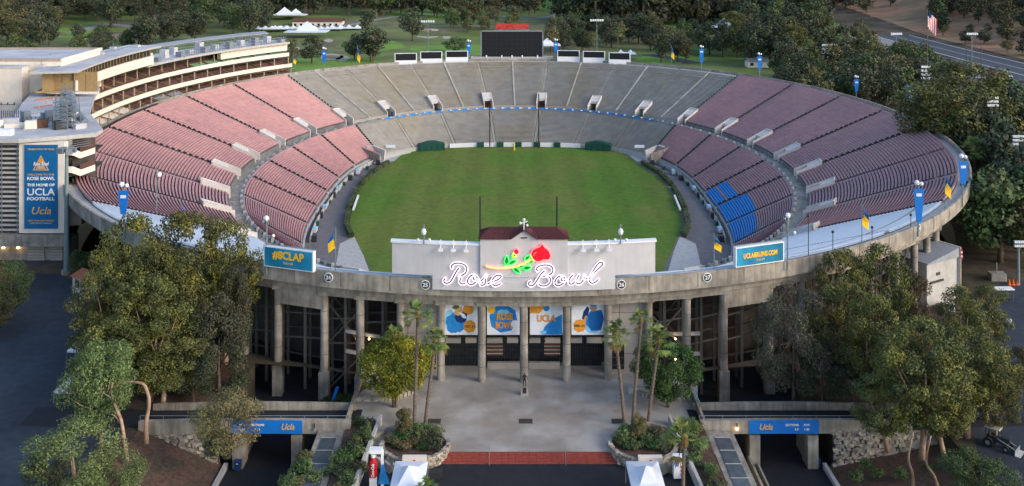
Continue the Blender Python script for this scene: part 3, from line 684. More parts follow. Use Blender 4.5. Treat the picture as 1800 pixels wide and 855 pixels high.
bandp('upper_gallery', 5.2, 7, 22.4, 24.9, 'cream', A0, 150, 20)
bandp('press_front', 2.2, 2.7, 25.8, 28.3, 'cream', 167.5, 190, 20)
bandp('press_floor', 2.7, 12, 25.5, 25.9, 'tan_wall', 167.5, 190, 20)
bandp('press_window', 3.2, 3.4, 28.3, 30.3, 'glass_dark', 167.5, 190, 20)
for k in range(26):
    t = R(lerp(167.8, 189.8, k/25)); x, y = oval(t, RIM, 3.1); p = MB(); p.box((x, y, 29.3), (.16, .16, 2), 'tan_wall', t); V(p.build('mullion'))
bandp('press_wall', 8, 10.5, 25.5, 30.3, 'tan_wall', 168, 189.8, 20)
xe0, xe1 = at(88, 140, 247.6)[0], at(171, 140, 247.6)[0]
for k in range(4):
    b = MB(); b.box((lerp(xe0, xe1, (k+.5)/4), 247.8, 27.9), ((xe1-xe0)/4-.12, .4, 4.9), 'tan_wall'); V(b.build('end_wall_panel'))
b = MB(); b.box(((xe0+xe1)/2, 247.2, 25.35), (xe1-xe0+1, .6, .5), 'cream'); V(b.build('end_sill'))
bandp('press_roof', 1.6, 12.5, 30.4, 30.9, 'concrete_light', 166, 191, 24, 'roof_white')
for k in range(8):
    t = R(168+k*2.7); x, y = oval(t, RIM, 7+(k*37 % 11)); p = MB(); p.box((x, y, 31.2), (1.6, 1.2, .7), 'roof_white', t); p.bar((x, y, 31), (x, y, 32.8), .12, 'metal_grey'); V(p.build('roof_vent'))
b = MB(); pts_ = [oval(R(a), RIM, 9) for a in range(168, 190, 1)]
for i in range(len(pts_)-1): b.bar((*pts_[i], 30.98), (*pts_[i+1], 30.98), .18, 'metal_grey')
V(b.build('roof_pipe'))
# railed equipment decks on the far roof
for k in range(17):
    t = R(137+k*1.8); p = MB(); x, y = oval(t, RIM, 6+(k % 3)*3); hgt = 1.2+(k*13 % 5)*.35; p.box((x, y, 25.5+hgt/2), (2.2, 1.8, hgt), 'roof_white' if k % 3 else 'metal_grey', t); V(p.build('roof_unit'))
for oo in (5, 17):
    p = MB(); prev = None
    for k in range(42):
        x, y = oval(R(A0+.3+k*.52), RIM, oo)
        p.bar((x, y, 25.5), (x, y, 27.3), .12, 'metal_grey')
        if prev:
            for zz in (26.3, 27.3): p.bar((*prev, zz), (x, y, zz), .12, 'metal_grey')
        prev = (x, y)
    V(p.build('roof_railing'))
b = MB()
for i, (a, c) in enumerate(zip(range(A0, 158, 1), range(A0+1, 159, 1))):
    b.hexa([(*oval(R(a), RIM, 17), 27.6), (*oval(R(c), RIM, 17), 27.6), (*oval(R(c), RIM, 20), 28.2), (*oval(R(a), RIM, 20), 28.2)], [(*oval(R(a), RIM, 17), 27.8), (*oval(R(c), RIM, 17), 27.8), (*oval(R(c), RIM, 20), 28.4), (*oval(R(a), RIM, 20), 28.4)], 'roof_grey')
V(b.build('walkway_canopy'))
# curved low roof and the south tower
def groof(l, z): return [g(px, py, z) for px, py in l]
rp = groof([(-140, 245), (32, 244.5), (112, 239), (168, 234), (181, 227), (158, 199), (160, 188), (168, 166), (176, 154), (80, 152), (62, 157), (40, 180), (22, 208), (-140, 208)], 24.4)
b = MB(); b.prism(rp, 23.6, 24.4, 'concrete_light', 'roof_white'); V(b.build('south_roof'))
Xl, Xr = -122, at(112, 245, 197)[0]
b = MB(); b.prism([(Xl, 199), (Xr-.3, 199), (-95.5, 210), (-100.5, 222), (-105, 240), (Xl, 240)], 3.6, 23.58, 'wall_beige'); V(b.build('tower_core'))
b = MB(); b.box(((Xl+Xr)/2, 202, 1.8), (Xr-Xl-1, 6, 3.62), 'concrete'); V(b.build('tower_base'))
xa, xb = at(34, 300, 197.4)[0], Xr
b = MB(); b.box(((xa+xb)/2, 198.1, 14.6), (xb-xa, 1.7, 17.6), 'cream'); V(b.build('banner_wall'))
b = MB(); b.box(((Xl+Xr)/2, 198.1, 4.4), (Xr-Xl, 2.2, 2.3), 'concrete'); V(b.build('base_band'))
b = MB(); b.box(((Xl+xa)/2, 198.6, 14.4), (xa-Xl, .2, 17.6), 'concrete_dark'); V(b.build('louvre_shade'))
for i in range(19):
    b = MB(); b.box(((Xl+xa)/2, 197.9, 6.3+i*.93), (xa-Xl-.1, .5, .34), 'concrete_light'); V(b.build('louvre_slat'))
for i in range(8):
    b = MB(); b.box((xa-.5-i*3, 197.55, 14.4), (.14, .1, 17.6), 'metal_grey'); V(b.build('louvre_post'))
for pa, pb, pt_, pb_ in ((49, 78, 457, 492), (88, 110, 452, 486)):
    x0 = at(pa, 470, 198.8)[0]; x1 = at(pb, 470, 198.8)[0]; b = MB(); b.box(((x0+x1)/2, 198.9, 1.5), (x1-x0, .25, 3), 'wall_beige'); o_ = V(b.build('garage_door'))
    q = MB()
    for i in range(5): q.box(((x0+x1)/2, 198.75, .5+i*.55), (x1-x0, .05, .05), 'concrete_dark')
    q.build('door_rib', o_)
b = MB()
for px_ in (6, 32): x_, z_ = at(px_, 457, 198.6); b.ball((x_, 198.5, 2.6), .22, 'lamp_glow')
V(b.build('wall_lamp'))
# south ends of the three decks
for i, z in enumerate((20.4, 16.9, 13.1)):
    pts_ = [at(110, 0, 199.5)[0], at(127, 0, 199.9)[0], at(141, 0, 202)[0], at(166, 0, 207)[0]]; ysn = (199.5, 199.9, 202, 207); zz = (z+1.2, z+1.0, z-.1, z-.2)
    b = MB()
    for k in range(3): b.hexa([(pts_[k], ysn[k], zz[k]-1), (pts_[k+1], ysn[k+1], zz[k+1]-1), (pts_[k+1], ysn[k+1]+.4, zz[k+1]-1), (pts_[k], ysn[k]+.4, zz[k]-1)], [(pts_[k], ysn[k], zz[k]+.2), (pts_[k+1], ysn[k+1], zz[k+1]+.2), (pts_[k+1], ysn[k+1]+.4, zz[k+1]+.2), (pts_[k], ysn[k]+.4, zz[k]+.2)], 'cream')
    V(b.build('balcony_end'))
    b = MB(); b.prism([(pts_[0]-2, 200.2), (pts_[0]+.5, 200.2), (pts_[3], 207.6), (pts_[3]-1, 214), (pts_[0]-4, 214)], z-1, z-.8, 'concrete_dark'); V(b.build('deck_end'))
    b = MB(); b.prism([(pts_[1], 203.5), (pts_[3]-.5, 208), (pts_[3]-.5, 208.4), (pts_[1], 203.9)], z-.8, z+.9, 'seat_brown'); V(b.build('seat_row'))
    b = MB(); b.prism([(pts_[0], 204), (pts_[3]-2, 212), (pts_[3]-2, 212.4), (pts_[0], 204.4)], z-.8, z+2.4, 'concrete_dark'); V(b.build('back_wall'))
b = MB(); x0 = at(112, 0, 200)[0]; x1 = at(141, 0, 201)[0]; b.prism([(x0, 200.4), (x1, 201.6), (x1, 206), (x0, 206)], 6.2, 12.1, 'wall_beige'); V(b.build('stair_wall'))
for i in range(5):
    b = MB(); b.bar((at(112, 0, 199.6)[0], 199.8, 21.6+i*.42), (at(160, 0, 205)[0], 205, 21.4+i*.42), .1, 'metal_grey'); V(b.build('sun_screen_bar'))
# equipment on the south roof: lattice stair towers, ducts, boxes
def lattice(px, py, w_, hgt, z, m='metal_grey'):
    X, Y = g(px, py, z); b = MB()
    for sx in (-1, 1):
        for sy in (-1, 1): b.bar((X+sx*w_/2, Y+sy*w_/2, z), (X+sx*w_/2*.7, Y+sy*w_/2*.7, z+hgt), .16, m)
    n = int(hgt/1.1)
    for k in range(n):
        zz = z+k*1.1
        b.bar((X-w_/2, Y-w_/2, zz), (X+w_/2, Y-w_/2, zz+1), .12, m); b.bar((X-w_/2, Y-w_/2, zz+1), (X+w_/2, Y-w_/2, zz+1), .12, m); b.bar((X-w_/2, Y-w_/2, zz+.3), (X-w_/2, Y+w_/2, zz+.3), .12, m); b.box((X, Y, zz), (w_*.8, w_*.8, .12), m)
    V(b.build('stair_tower'))
lattice(112, 226, 3.0, 7, 24.4); lattice(127, 224, 2.6, 6, 24.4); lattice(120, 218, 2.5, 8.5, 24.4)
b = MB(); q0, q1, q2 = g(126, 180, 26), g(134, 200, 26), g(150, 212, 25.4); b.tube([(*g(124, 168, 27), 27), (*q1, 26.2), (*q2, 25.0)], [.9, .9, .8], 'metal_grey', 10); V(b.build('duct'))
for i, (px, py, w_, h_, mm) in enumerate(((5, 238, 5, 1.2, 'white'), (18, 222, 4, 1.6, 'roof_white'), (30, 224, 6, .8, 'cream'), (55, 226, 3, 1.6, 'cream'), (64, 222, 2, 1.4, 'roof_white'), (75, 224, 2.6, 1.7, 'wood_brown'), (90, 212, 3, 2.2, 'metal_grey'), (80, 210, 2.2, 1.5, 'metal_grey'), (140, 226, 3, 1.0, 'roof_white'), (100, 228, 1.6, 1.8, 'metal_dark'), (45, 214, 2, 2.2, 'metal_grey'), (-5, 224, 5, 1.4, 'cream'), (150, 222, 1.5, .8, 'metal_grey'), (132, 216, 1.2, 2.2, 'white'), (122, 222, 1.4, 2.0, 'white'))):
    X, Y = g(px, py, 24.4); b = MB(); b.box((X, Y, 24.41+h_/2), (w_*.75, 1.6, h_), mm, .1*i); V(b.build('roof_unit'))
for px0, px1, py in ((-20, 100, 217), (-20, 40, 206)):
    b = MB()
    for k in range(16):
        x0, y0 = g(lerp(px0, px1, k/16), py, 24.4); x1, y1 = g(lerp(px0, px1, (k+1)/16), py, 24.4); b.bar((x0, y0, 24.4), (x0, y0, 25.8), .1, 'metal_dark'); b.bar((x0, y0, 25.7), (x1, y1, 25.7), .09, 'metal_grey'); b.bar((x0, y0, 25.1), (x1, y1, 25.1), .09, 'metal_grey')
    V(b.build('roof_railing'))
for a_, c_ in (((60, 190), (92, 186)), ((62, 178), (100, 172)), ((85, 162), (108, 160))):
    b = MB(); b.bar((*g(*a_, 24.4), 24.5), (*g(*c_, 24.4), 24.5), .3, 'tile_orange'); V(b.build('roof_pipe'))
# big plain block behind
bb_ = empty('service_block', (-140, 266, 0), 'plain cream windowless block behind the press pavilion', 'building')
b = MB(); b.box((-26, 0, 16), (54, 25, 32), 'cream'); b.build('wall', bb_); bb_.location = (-115.5, 267, 0)
b = MB(); b.box((-26, 0, 32.2), (52.5, 23.5, .3), 'roof_white'); b.build('roof', bb_)
for dy in (-12.2, 12.2): b = MB(); b.box((-26, dy, 32.4), (54.2, .5, .8), 'tan_deck'); b.build('parapet', bb_)
b = MB(); b.box((1.0, 0, 32.4), (.5, 25, .8), 'cream'); b.build('parapet', bb_)
for x_ in (-8, -16): b = MB(); b.ball((x_, -12.9, 22.2), .35, 'lamp_glow'); b.build('lamp', bb_)
b = MB(); b.box((-12, -14.6, 26.2), (10, 4, 9.6), 'cream'); b.box((-12, -14.6, 31.1), (10.4, 4.4, .3), 'roof_white'); b.build('stair_head', bb_)
b = MB()
for k in range(9): b.bar((-20+k*1.6, -20, 18), (-20+k*1.6, -20, 23), .2, 'metal_dark'); b.bar((-20, -20, 18.5+k*.5), (-7, -20, 18.5+k*.5), .12, 'metal_dark')
b.box((-13.5, -17, 18), (13, 6, .3), 'wood_brown'); b.build('fire_stair', bb_)
# tall banner on the tower
bn = empty('tall_banner', (at(72, 0, 197)[0], 197.05, 14.9), 'tall blue banner with gold and white lettering on cream tower', 'banner')
b = MB(); b.box((0, 0, 0), (6.5, .1, 16.3), 'banner_blue'); b.build('cloth', bn)
b = MB(); b.quad([(-1.6, -.08, 3.2), (1.6, -.08, 3.2), (0, -.08, 6.2)], 'gold'); b.quad([(-1.25, -.1, 3.4), (1.25, -.1, 3.4), (0, -.1, 5.7)], 'banner_blue'); b.quad([(-1.0, -.12, 3.5), (1.0, -.12, 3.5), (.6, -.12, 4.1), (-.6, -.12, 4.1)], 'gold'); b.tube([(0, -.1, 5.0), (0, -.14, 5.0)], .42, 'orange', 12); b.build('emblem', bn)
for s_, sz, z, m_, ww in (('Rose Bowl', 1.0, 4.45, 'white_print', 3.0), ('CELEBRATING 100 YEARS', .42, 7.3, 'gold', 5.2), ('WELCOME TO THE', .5, 2.35, 'gold', 5.2), ('ROSE BOWL', .85, 1.6, 'white_print', 5.4), ('THE HOME OF', .7, .35, 'white_print', 5.4), ('UCLA', 1.9, -1.05, 'white_print', 5.4), ('FOOTBALL', .85, -2.35, 'white_print', 5.4), ('Ucla', 2.0, -4.7, 'gold', 3.8), ('TERRY DONAHUE PAVILION', .42, -6.6, 'gold', 5.2), ('ROSE BOWL STADIUM', .36, -7.1, 'gold', 4.2)):
    put_text(s_, sz, m_, (0, -.13, z), 0, bn, .03 if sz > .6 else .012, ww, shear=.25 if s_ in ('Ucla', 'Rose Bowl') else 0)

# ---------------------------------------------------------------- boards and banners
def rim_place(px, py, o=0.3, dz=0):
    Y = 150
    for _ in range(15):
        X = (px-CXP)*Y/F+XC; X = max(-105, min(104.8, X)); t = front_t(X, RIM, o); Y = oval(t, RIM, o)[1]
    return X, Y, HC-(py-HZP)*Y/F
def rim_board(pa, pya, pb, pyb, hpx, label, lines):
    xa, ya, za = rim_place(pa, pya, .5); xb, yb, zb = rim_place(pb, pyb, .5)
    L = math.hypot(xb-xa, yb-ya); rz = math.atan2(yb-ya, xb-xa); hgt = hpx*(ya+yb)/2/F
    e = empty('rim_sign', ((xa+xb)/2, (ya+yb)/2-.15, (za+zb)/2), label, 'sign', 'blue boards on the stadium rim', rz)
    b = MB(); b.box((0, .35, hgt/2), (L+.35, .7, hgt+.3), 'white'); b.build('casing', e)
    b = MB(); b.box((0, -.02, hgt/2), (L, .06, hgt), 'teal_sign'); b.build('panel', e)
    b = MB(); b.bar((-L/2-.3, .4, hgt+.3), (L/2+.3, .4, hgt+.3), .12, 'metal_grey'); b.build('top_bar', e)
    for s_, sz, fz, m_, ww, bo in lines: put_text(s_, sz, m_, (0, -.08, hgt*fz), 0, e, bo, ww)
rim_board(466, 466, 549, 476.5, 32.5, 'blue board lettered #8CLAP left of the pale sign wall', (('#8CLAP', 1.55, .63, 'yellow', 5.3, .06), ('Rule #8', .45, .25, 'gold', 1.6, .01)))
rim_board(1295, 469, 1376, 456.5, 31, 'blue board lettered UCLABRUINS.COM right of the pale sign wall', (('UCLABRUINS.COM', .95, .52, 'yellow', 5.9, .045), ('Rule #4', .42, .24, 'gold', 1.4, .01)))
# four square banners between the plaza columns
def hang(px, label, draw):
    x0, z1 = at(px, 531, 146.4); x1, z0 = at(px+57.5, 588.5, 146.4)
    e = empty('facade_banner', ((x0+x1)/2, 146.35, (z0+z1)/2), label, 'banner', 'four banners between the entrance columns')
    W, H = x1-x0, z1-z0; b = MB(); b.box((0, 0, 0), (W, .1, H), 'white_print'); b.build('cloth', e); lay = [0]
    def poly(pts, m, nm='print'):
        lay[0] += 1; y = -.055-.004*lay[0]; b = MB(); P_ = [((u-.5)*W, y, (.5-v)*H) for u, v in pts]; b.quad(P_, m); b.build(nm, e)
    def disc(u, v, r, m, n=9): poly([(u+r*math.cos(2*math.pi*i/n+.2), v+r*math.sin(2*math.pi*i/n+.2)) for i in range(n)], m)
    def txt(s, u, v, sz, m, ww, bo=.03): put_text(s, sz, m, ((u-.5)*W, -.12, (.5-v)*H), 0, e, bo, ww)
    draw(poly, disc, txt)
def bl(poly, cx, cy, r, m, seed, sq=1):      # a ragged brushed patch
    q = random.Random(seed); n = 22; poly([(min(.99, max(.01, cx+r*(.78+.3*q.random())*math.cos(6.283*i/n))), min(.99, max(.01, cy+sq*r*(.78+.3*q.random())*math.sin(6.283*i/n)))) for i in range(n)], m)
def d1(poly, disc, txt):
    bl(poly, .3, .55, .40, 'blue_light', 1); bl(poly, .33, .62, .34, 'blue_mid', 2); disc(.72, .22, .17, 'orange'); bl(poly, .5, .45, .2, 'navy', 3); bl(poly, .38, .2, .19, 'white_print', 4, .7); bl(poly, .34, .16, .12, 'leaf_light', 5, .6); poly([(.3, .25), (.5, .12), (.56, .3), (.42, .42), (.28, .36)], 'gold'); poly([(.42, .3), (.6, .36), (.68, .5), (.55, .48)], 'white_print'); bl(poly, .3, .8, .14, 'blue_mid', 6); disc(.76, .74, .2, 'orange', 8); txt('DEC 31', .76, .74, .42, 'navy', 1.4, .01)
def d2(poly, disc, txt):
    disc(.5, .5, .44, 'blue_mid', 8); bl(poly, .5, .3, .2, 'blue_light', 11, .4); bl(poly, .85, .66, .13, 'white_print', 7); disc(.14, .24, .12, 'yellow', 8); txt('ROSE', .54, .45, 1.3, 'orange', 2.3, .05); txt('BOWL', .52, .71, 1.3, 'orange', 2.5, .05)
def d3(poly, disc, txt):
    poly([(.35, .99), (.45, .75), (.7, .52), (.99, .36), (.99, .99)], 'blue_mid'); bl(poly, .4, .92, .12, 'blue_light', 8, .5); poly([(.01, .01), (.45, .01), (.4, .22), (.28, .35), (.01, .33)], 'orange'); disc(.5, .18, .1, 'blue_mid', 9); txt('UCLA', .5, .5, 1.3, 'orange', 2.7, .05)
def d4(poly, disc, txt):
    bl(poly, .62, .62, .36, 'blue_light', 9); bl(poly, .68, .55, .30, 'blue_mid', 10); poly([(.52, .38), (.62, .26), (.92, .24), (.99, .5), (.9, .85), (.6, .88), (.5, .6)], 'blue'); poly([(.32, .5), (.36, .3), (.48, .12), (.55, .2), (.5, .42), (.42, .56)], 'navy'); bl(poly, .67, .17, .12, 'skin', 12); bl(poly, .67, .08, .13, 'blue_mid', 13, .5); poly([(.42, .42), (.48, .4), (.42, .62), (.34, .6)], 'orange'); disc(.25, .72, .2, 'orange', 8); txt('DEC 31', .25, .72, .42, 'navy', 1.4, .01)
hang(782, 'banner of a helmeted player with two orange discs, leftmost of four', d1)
hang(856, 'banner with blue octagon and orange words ROSE BOWL', d2)
hang(931.5, 'white and blue banner with orange letters UCLA', d3)
hang(1004.5, 'banner of a player in blue cap with one orange disc, rightmost of four', d4)

# far rim: video board and six low boards
Yb = oval(R(90), RIM, -.8)[1]
def far_y(px): 
    Y = 396
    for _ in range(12):
        X = (px-CXP)*Y/F+XC; t = -front_t(X, RIM, -.8); Y = oval(t, RIM, -.8)[1]
    return X, Y
sb = empty('video_board', (at(900, 0, 398)[0], 398, 14), 'large black video board with red letters above on the far rim', 'scoreboard')
W, H = 108*398/F, 45.5*398/F; z0 = HC-(100-HZP)*398/F-14
b = MB(); b.box((0, 0, z0+H/2), (W, 2, H), 'screen'); b.build('screen', sb)
b = MB()
for k in range(1, 12): b.box((-W/2+W*k/12, -1.01, z0+H/2), (.07, .03, H), 'metal_dark')
for k in range(1, 6): b.box((0, -1.012, z0+H*k/6), (W, .03, .07), 'metal_dark')
struct(b.build('panel_seams', sb), 'stuff')
for a_, c_ in (((-W/2, z0), (-W/2, z0+H)), ((W/2, z0), (W/2, z0+H)), ((-W/2, z0+H), (W/2, z0+H))):
    b = MB(); b.bar((a_[0], -.9, a_[1]), (c_[0], -.9, c_[1]), .45, 'metal_grey'); b.build('frame', sb)
b = MB(); b.box((0, .2, z0-.5), (W+8, 3, 1.2), 'concrete_light'); b.build('base', sb)
for x_ in (-10, -4, 0, 4, 10): b = MB(); b.box((x_, -1.3, z0+.2), (.5, .5, 1), 'white'); b.build('speaker', sb)
put_text('AMERICA\'S STADIUM', 2.7, 'red_flag', (0, -.8, z0+H+1.7), 0, sb, .22, 13)
b = MB(); b.box((0, -.7, z0+H+.35), (13.5, .3, .25), 'metal_grey')
for k in range(12): b.bar((-6.5+k*1.18, -.7, z0+H), (-6.5+k*1.18, -.7, z0+H+.7), .1, 'metal_grey')
b.build('letter_rack', sb)
for i, (pa, pb, yt, yb, part) in enumerate(((694, 733, 94, 115, .55), (739, 777.5, 91, 112, .55), (783.5, 823, 90, 110, .5), (979.5, 1019, 89, 109, .5), (1024.5, 1063.5, 90.5, 111, .5), (1070, 1108, 93, 113, .55))):
    X, Y = far_y((pa+pb)/2); Y -= .3; W = (pb-pa)*Y/F; zt = HC-(yt-HZP)*Y/F; zb = HC-(yb-HZP)*Y/F; rz = -math.atan2(X, 270)*.0-(X/88)*.55
    nm = ['leftmost low scoreboard', 'second low scoreboard from the left', 'low scoreboard just left of the tall video board', 'low scoreboard just right of the tall video board', 'second low scoreboard from the right', 'rightmost low scoreboard'][i]
    e = empty('low_scoreboard', (X, Y, zb), nm+', black over white', 'scoreboard', 'six low boards along the far rim', rz*.6)
    H = zt-zb; b = MB(); b.box((0, .3, H/2), (W, .8, H), 'white'); b.build('casing', e)
    b = MB(); b.box((0, -.14, H*(1-part/2)-.15), (W-.7, .08, H*part), 'screen'); b.build('screen', e)

# ---------------------------------------------------------------- plaza, steps, planters, apron
b = MB()
b.quad([(-23.1, 125.25, .02), (23.1, 125.25, .02), (23.1, 141, .02), (20.2, 147.2, .02), (18, 149, .02), (18, 151.5, .02), (-18, 151.5, .02), (-18, 149, .02), (-20.2, 147.2, .02), (-23.1, 141, .02)], 'plaza'); struct(b.build('plaza'))
def wallseg(name, label, p, q, h0, h1, th=.35, m='concrete', z=0, parent=None):
    rz = math.atan2(q[1]-p[1], q[0]-p[0]); b = MB(); b.box(((p[0]+q[0])/2, (p[1]+q[1])/2, (h0+h1)/2), (math.dist(p, q), th, h1-h0), m, rz); o = b.build(name, parent)
    if label: tag(o, label, 'wall')
    return o
for i, px in enumerate((763, 924, 1087)):
    X, Y = g(px, 741); b = MB(); b.box((X, Y, .03), (1.8, 1.3, .03), 'grate'); e = tag(b.build('drain_grate'), ['dark square grate in the plaza paving near the left palms', 'dark square grate in the middle of the plaza paving', 'dark square grate in the plaza paving near the right palms'][i], 'grate', 'grates in the plaza')
for i in range(4):
    b = MB(); n = 26
    for k in range(n): b.box((lerp(-10.9, 11.7, (k+.5)/n), 125.0-i*.42, -.12-i*.15), (22.6/n-.03, .42, .3), 'brick_red')
    o = struct(b.build('brick_step'))
for k, x_ in enumerate((-4.5, 4.8)):
    b = MB()
    for yy in (125.4, 123.2): b.bar((x_, yy, 0 if yy > 124 else -.6), (x_, yy, .95 if yy > 124 else .35), .06, 'metal_grey')
    b.bar((x_, 125.4, .95), (x_, 123.2, .35), .06, 'metal_grey'); tag(b.build('step_handrail'), 'thin grey handrail on the %s part of the red brick steps' % ('left' if k == 0 else 'right'), 'railing', 'handrails on the brick steps')
b = MB(); b.quad([(-21.8, 60, -.62), (21.8, 60, -.62), (21.8, 125.25, -.62), (-21.8, 125.25, -.62)], 'asphalt_dark'); struct(b.build('street'))
def stones(cx, cy, r, a0, a1, z0, z1, parent, rows=3, sz=.55, th=.35):
    """individually laid stones round an arc"""
    b = MB(); b2 = rnd
    for j in range(rows):
        n = int(abs(a1-a0)*r/sz)
        for i in range(n):
            a = a0+(a1-a0)*(i+.5+(j % 2)*.5)/n; w_ = (a1-a0)*r/n*.93; hh = (z1-z0)/rows
            rr = r+b2.uniform(-.05, .06); b.rock((cx+rr*math.cos(a), cy+rr*math.sin(a), z0+hh*(j+.5)), (th, abs(w_), hh*.95), 'stone', a, b2)
    return struct(b.build('wall_stones', parent), 'stuff')
for s_, cx, nm in ((-1, -13.8, 'left'), (1, 14.6, 'right')):
    e = empty('planter', (cx, 126.2, 0), 'round stone planter bed full of shrubs at the %s end of the red steps' % nm, 'planter', 'round stone planters')
    stones(0, 0, 4.1, R(180-10), R(370), -.6, .75, e, 4, .55, .5)
    b = MB(); b.tube([(0, 0, -.5), (0, 0, .35)], [3.95, 3.95], 'mulch', 32); b.build('soil', e)
    b = MB(); b.box((.3, -4.15, .55), (2.9, .75, 1.1), 'cream'); b.build('stone_panel', e); b = MB(); b.tube([(.3, -4.54, .72), (.3, -4.58, .72)], .16, 'red_flag', 10); b.build('rose_emblem', e)
    b = MB(); pts_ = []
    for k in range(15): a = R(95+k*12.5) if s_ < 0 else R(85-k*12.5); pts_.append((5.6*math.cos(a), 5.6*math.sin(a)*.95))
    for k in range(14): b.bar((*pts_[k], .2), (*pts_[k+1], .2-.04*k), .4, 'concrete', 1.0)
    b.build('ramp_wall', e)
    b = MB()
    for k in range(14):
        a, c = Vector((*pts_[k], 0)), Vector((*pts_[k+1], 0)); zz = .03-.045*k; b.quad([(*(a*.78).xy, zz), (*(a).xy, zz), (*(c).xy, zz-.045), (*(c*.78).xy, zz-.045)], 'plaza')
    b.build('ramp', e)
    # sloping side wall of the plaza and planting strip between it and the cutting
    x_ = s_*18.9
    b = MB(); b.bar((x_, 132.5, .5), (x_+s_*1.4, 112, -.1), .4, 'concrete_light', 1.4); tag(b.build('kerb_wall'), 'pale low wall running down beside the planting strip on the %s' % nm, 'wall', 'low walls beside the planting strips')
    b = MB(); b.prism([(s_*19.1, 133), (s_*23.1, 133), (s_*23.1, 108), (s_*20.6, 108)][::s_], .03, .12, 'mulch'); struct(b.build('planting_strip'))
    # skylight strip
    e = empty('skylight_strip', (s_*25.0, 126, 0), 'concrete strip with glass skylights beside the %s cutting' % nm, 'skylight', 'skylight strips'); 
    b = MB(); b.box((0, -6, -3.4), (3.4, 25, 6.7), 'concrete'); b.build('curb', e)
    for k in range(4):
        b = MB(); b.box((0, 1.2-k*3.2, .0), (1.9, 2.9, .1), 'glass_blue'); b.build('pane', e); b = MB(); b.box((0, 2.75-k*3.2, .03), (2.0, .1, .1), 'concrete_light'); b.build('glazing_bar', e)
    b = MB(); b.box((0, 6.8, .1), (3.6, 1.2, .3), 'concrete'); b.build('cap', e)
# facade steps/plaza side walls near the corner columns (pale walls)
for s_ in (-1, 1):
    b = MB()
    if s_ < 0: b.prism([(-23.1, 145.3), (-19.3, 144.4), (-19.3, 146.6), (-23.1, 147.6)], -5, .1, 'concrete_light'); b.box((-21.1, 145.5, -.2), (4.2, 1.6, 5.2), 'concrete_light')
    else: b.prism([(21, 141.3), (24.4, 142.2), (24.4, 148), (21, 147)], -5, 1.3, 'concrete_light'); b.box((16.6, 141.4, .45), (4.2, .9, .9), 'concrete_light')
    tag(b.build('entrance_wall'), 'pale plastered wall block at the %s corner of the entrance' % ('left' if s_ < 0 else 'right'), 'wall')
# low curved stone walls at the back corners of the plaza
for s_ in (-1, 1):
    e = empty('stone_wall', (s_*18, 140.5, 0), 'low rubble stone wall edging the %s rear corner of the plaza' % ('left' if s_ < 0 else 'right'), 'wall', 'low stone walls at the plaza corners')
    b = MB()
    for k in range(16):
        u = (k+.5)/16; x_ = s_*(5.4-u*8.0)*-1 if False else s_*(5.0-u*7.6); y_ = -1.6+(u**4)*2.6
        b.box((x_, y_, .3+rnd.uniform(-.04, .04)), (.46, .5+rnd.uniform(-.06, .1), .62), 'stone', -s_*u*u*.9)
    struct(b.build('wall_stones', e), 'stuff')
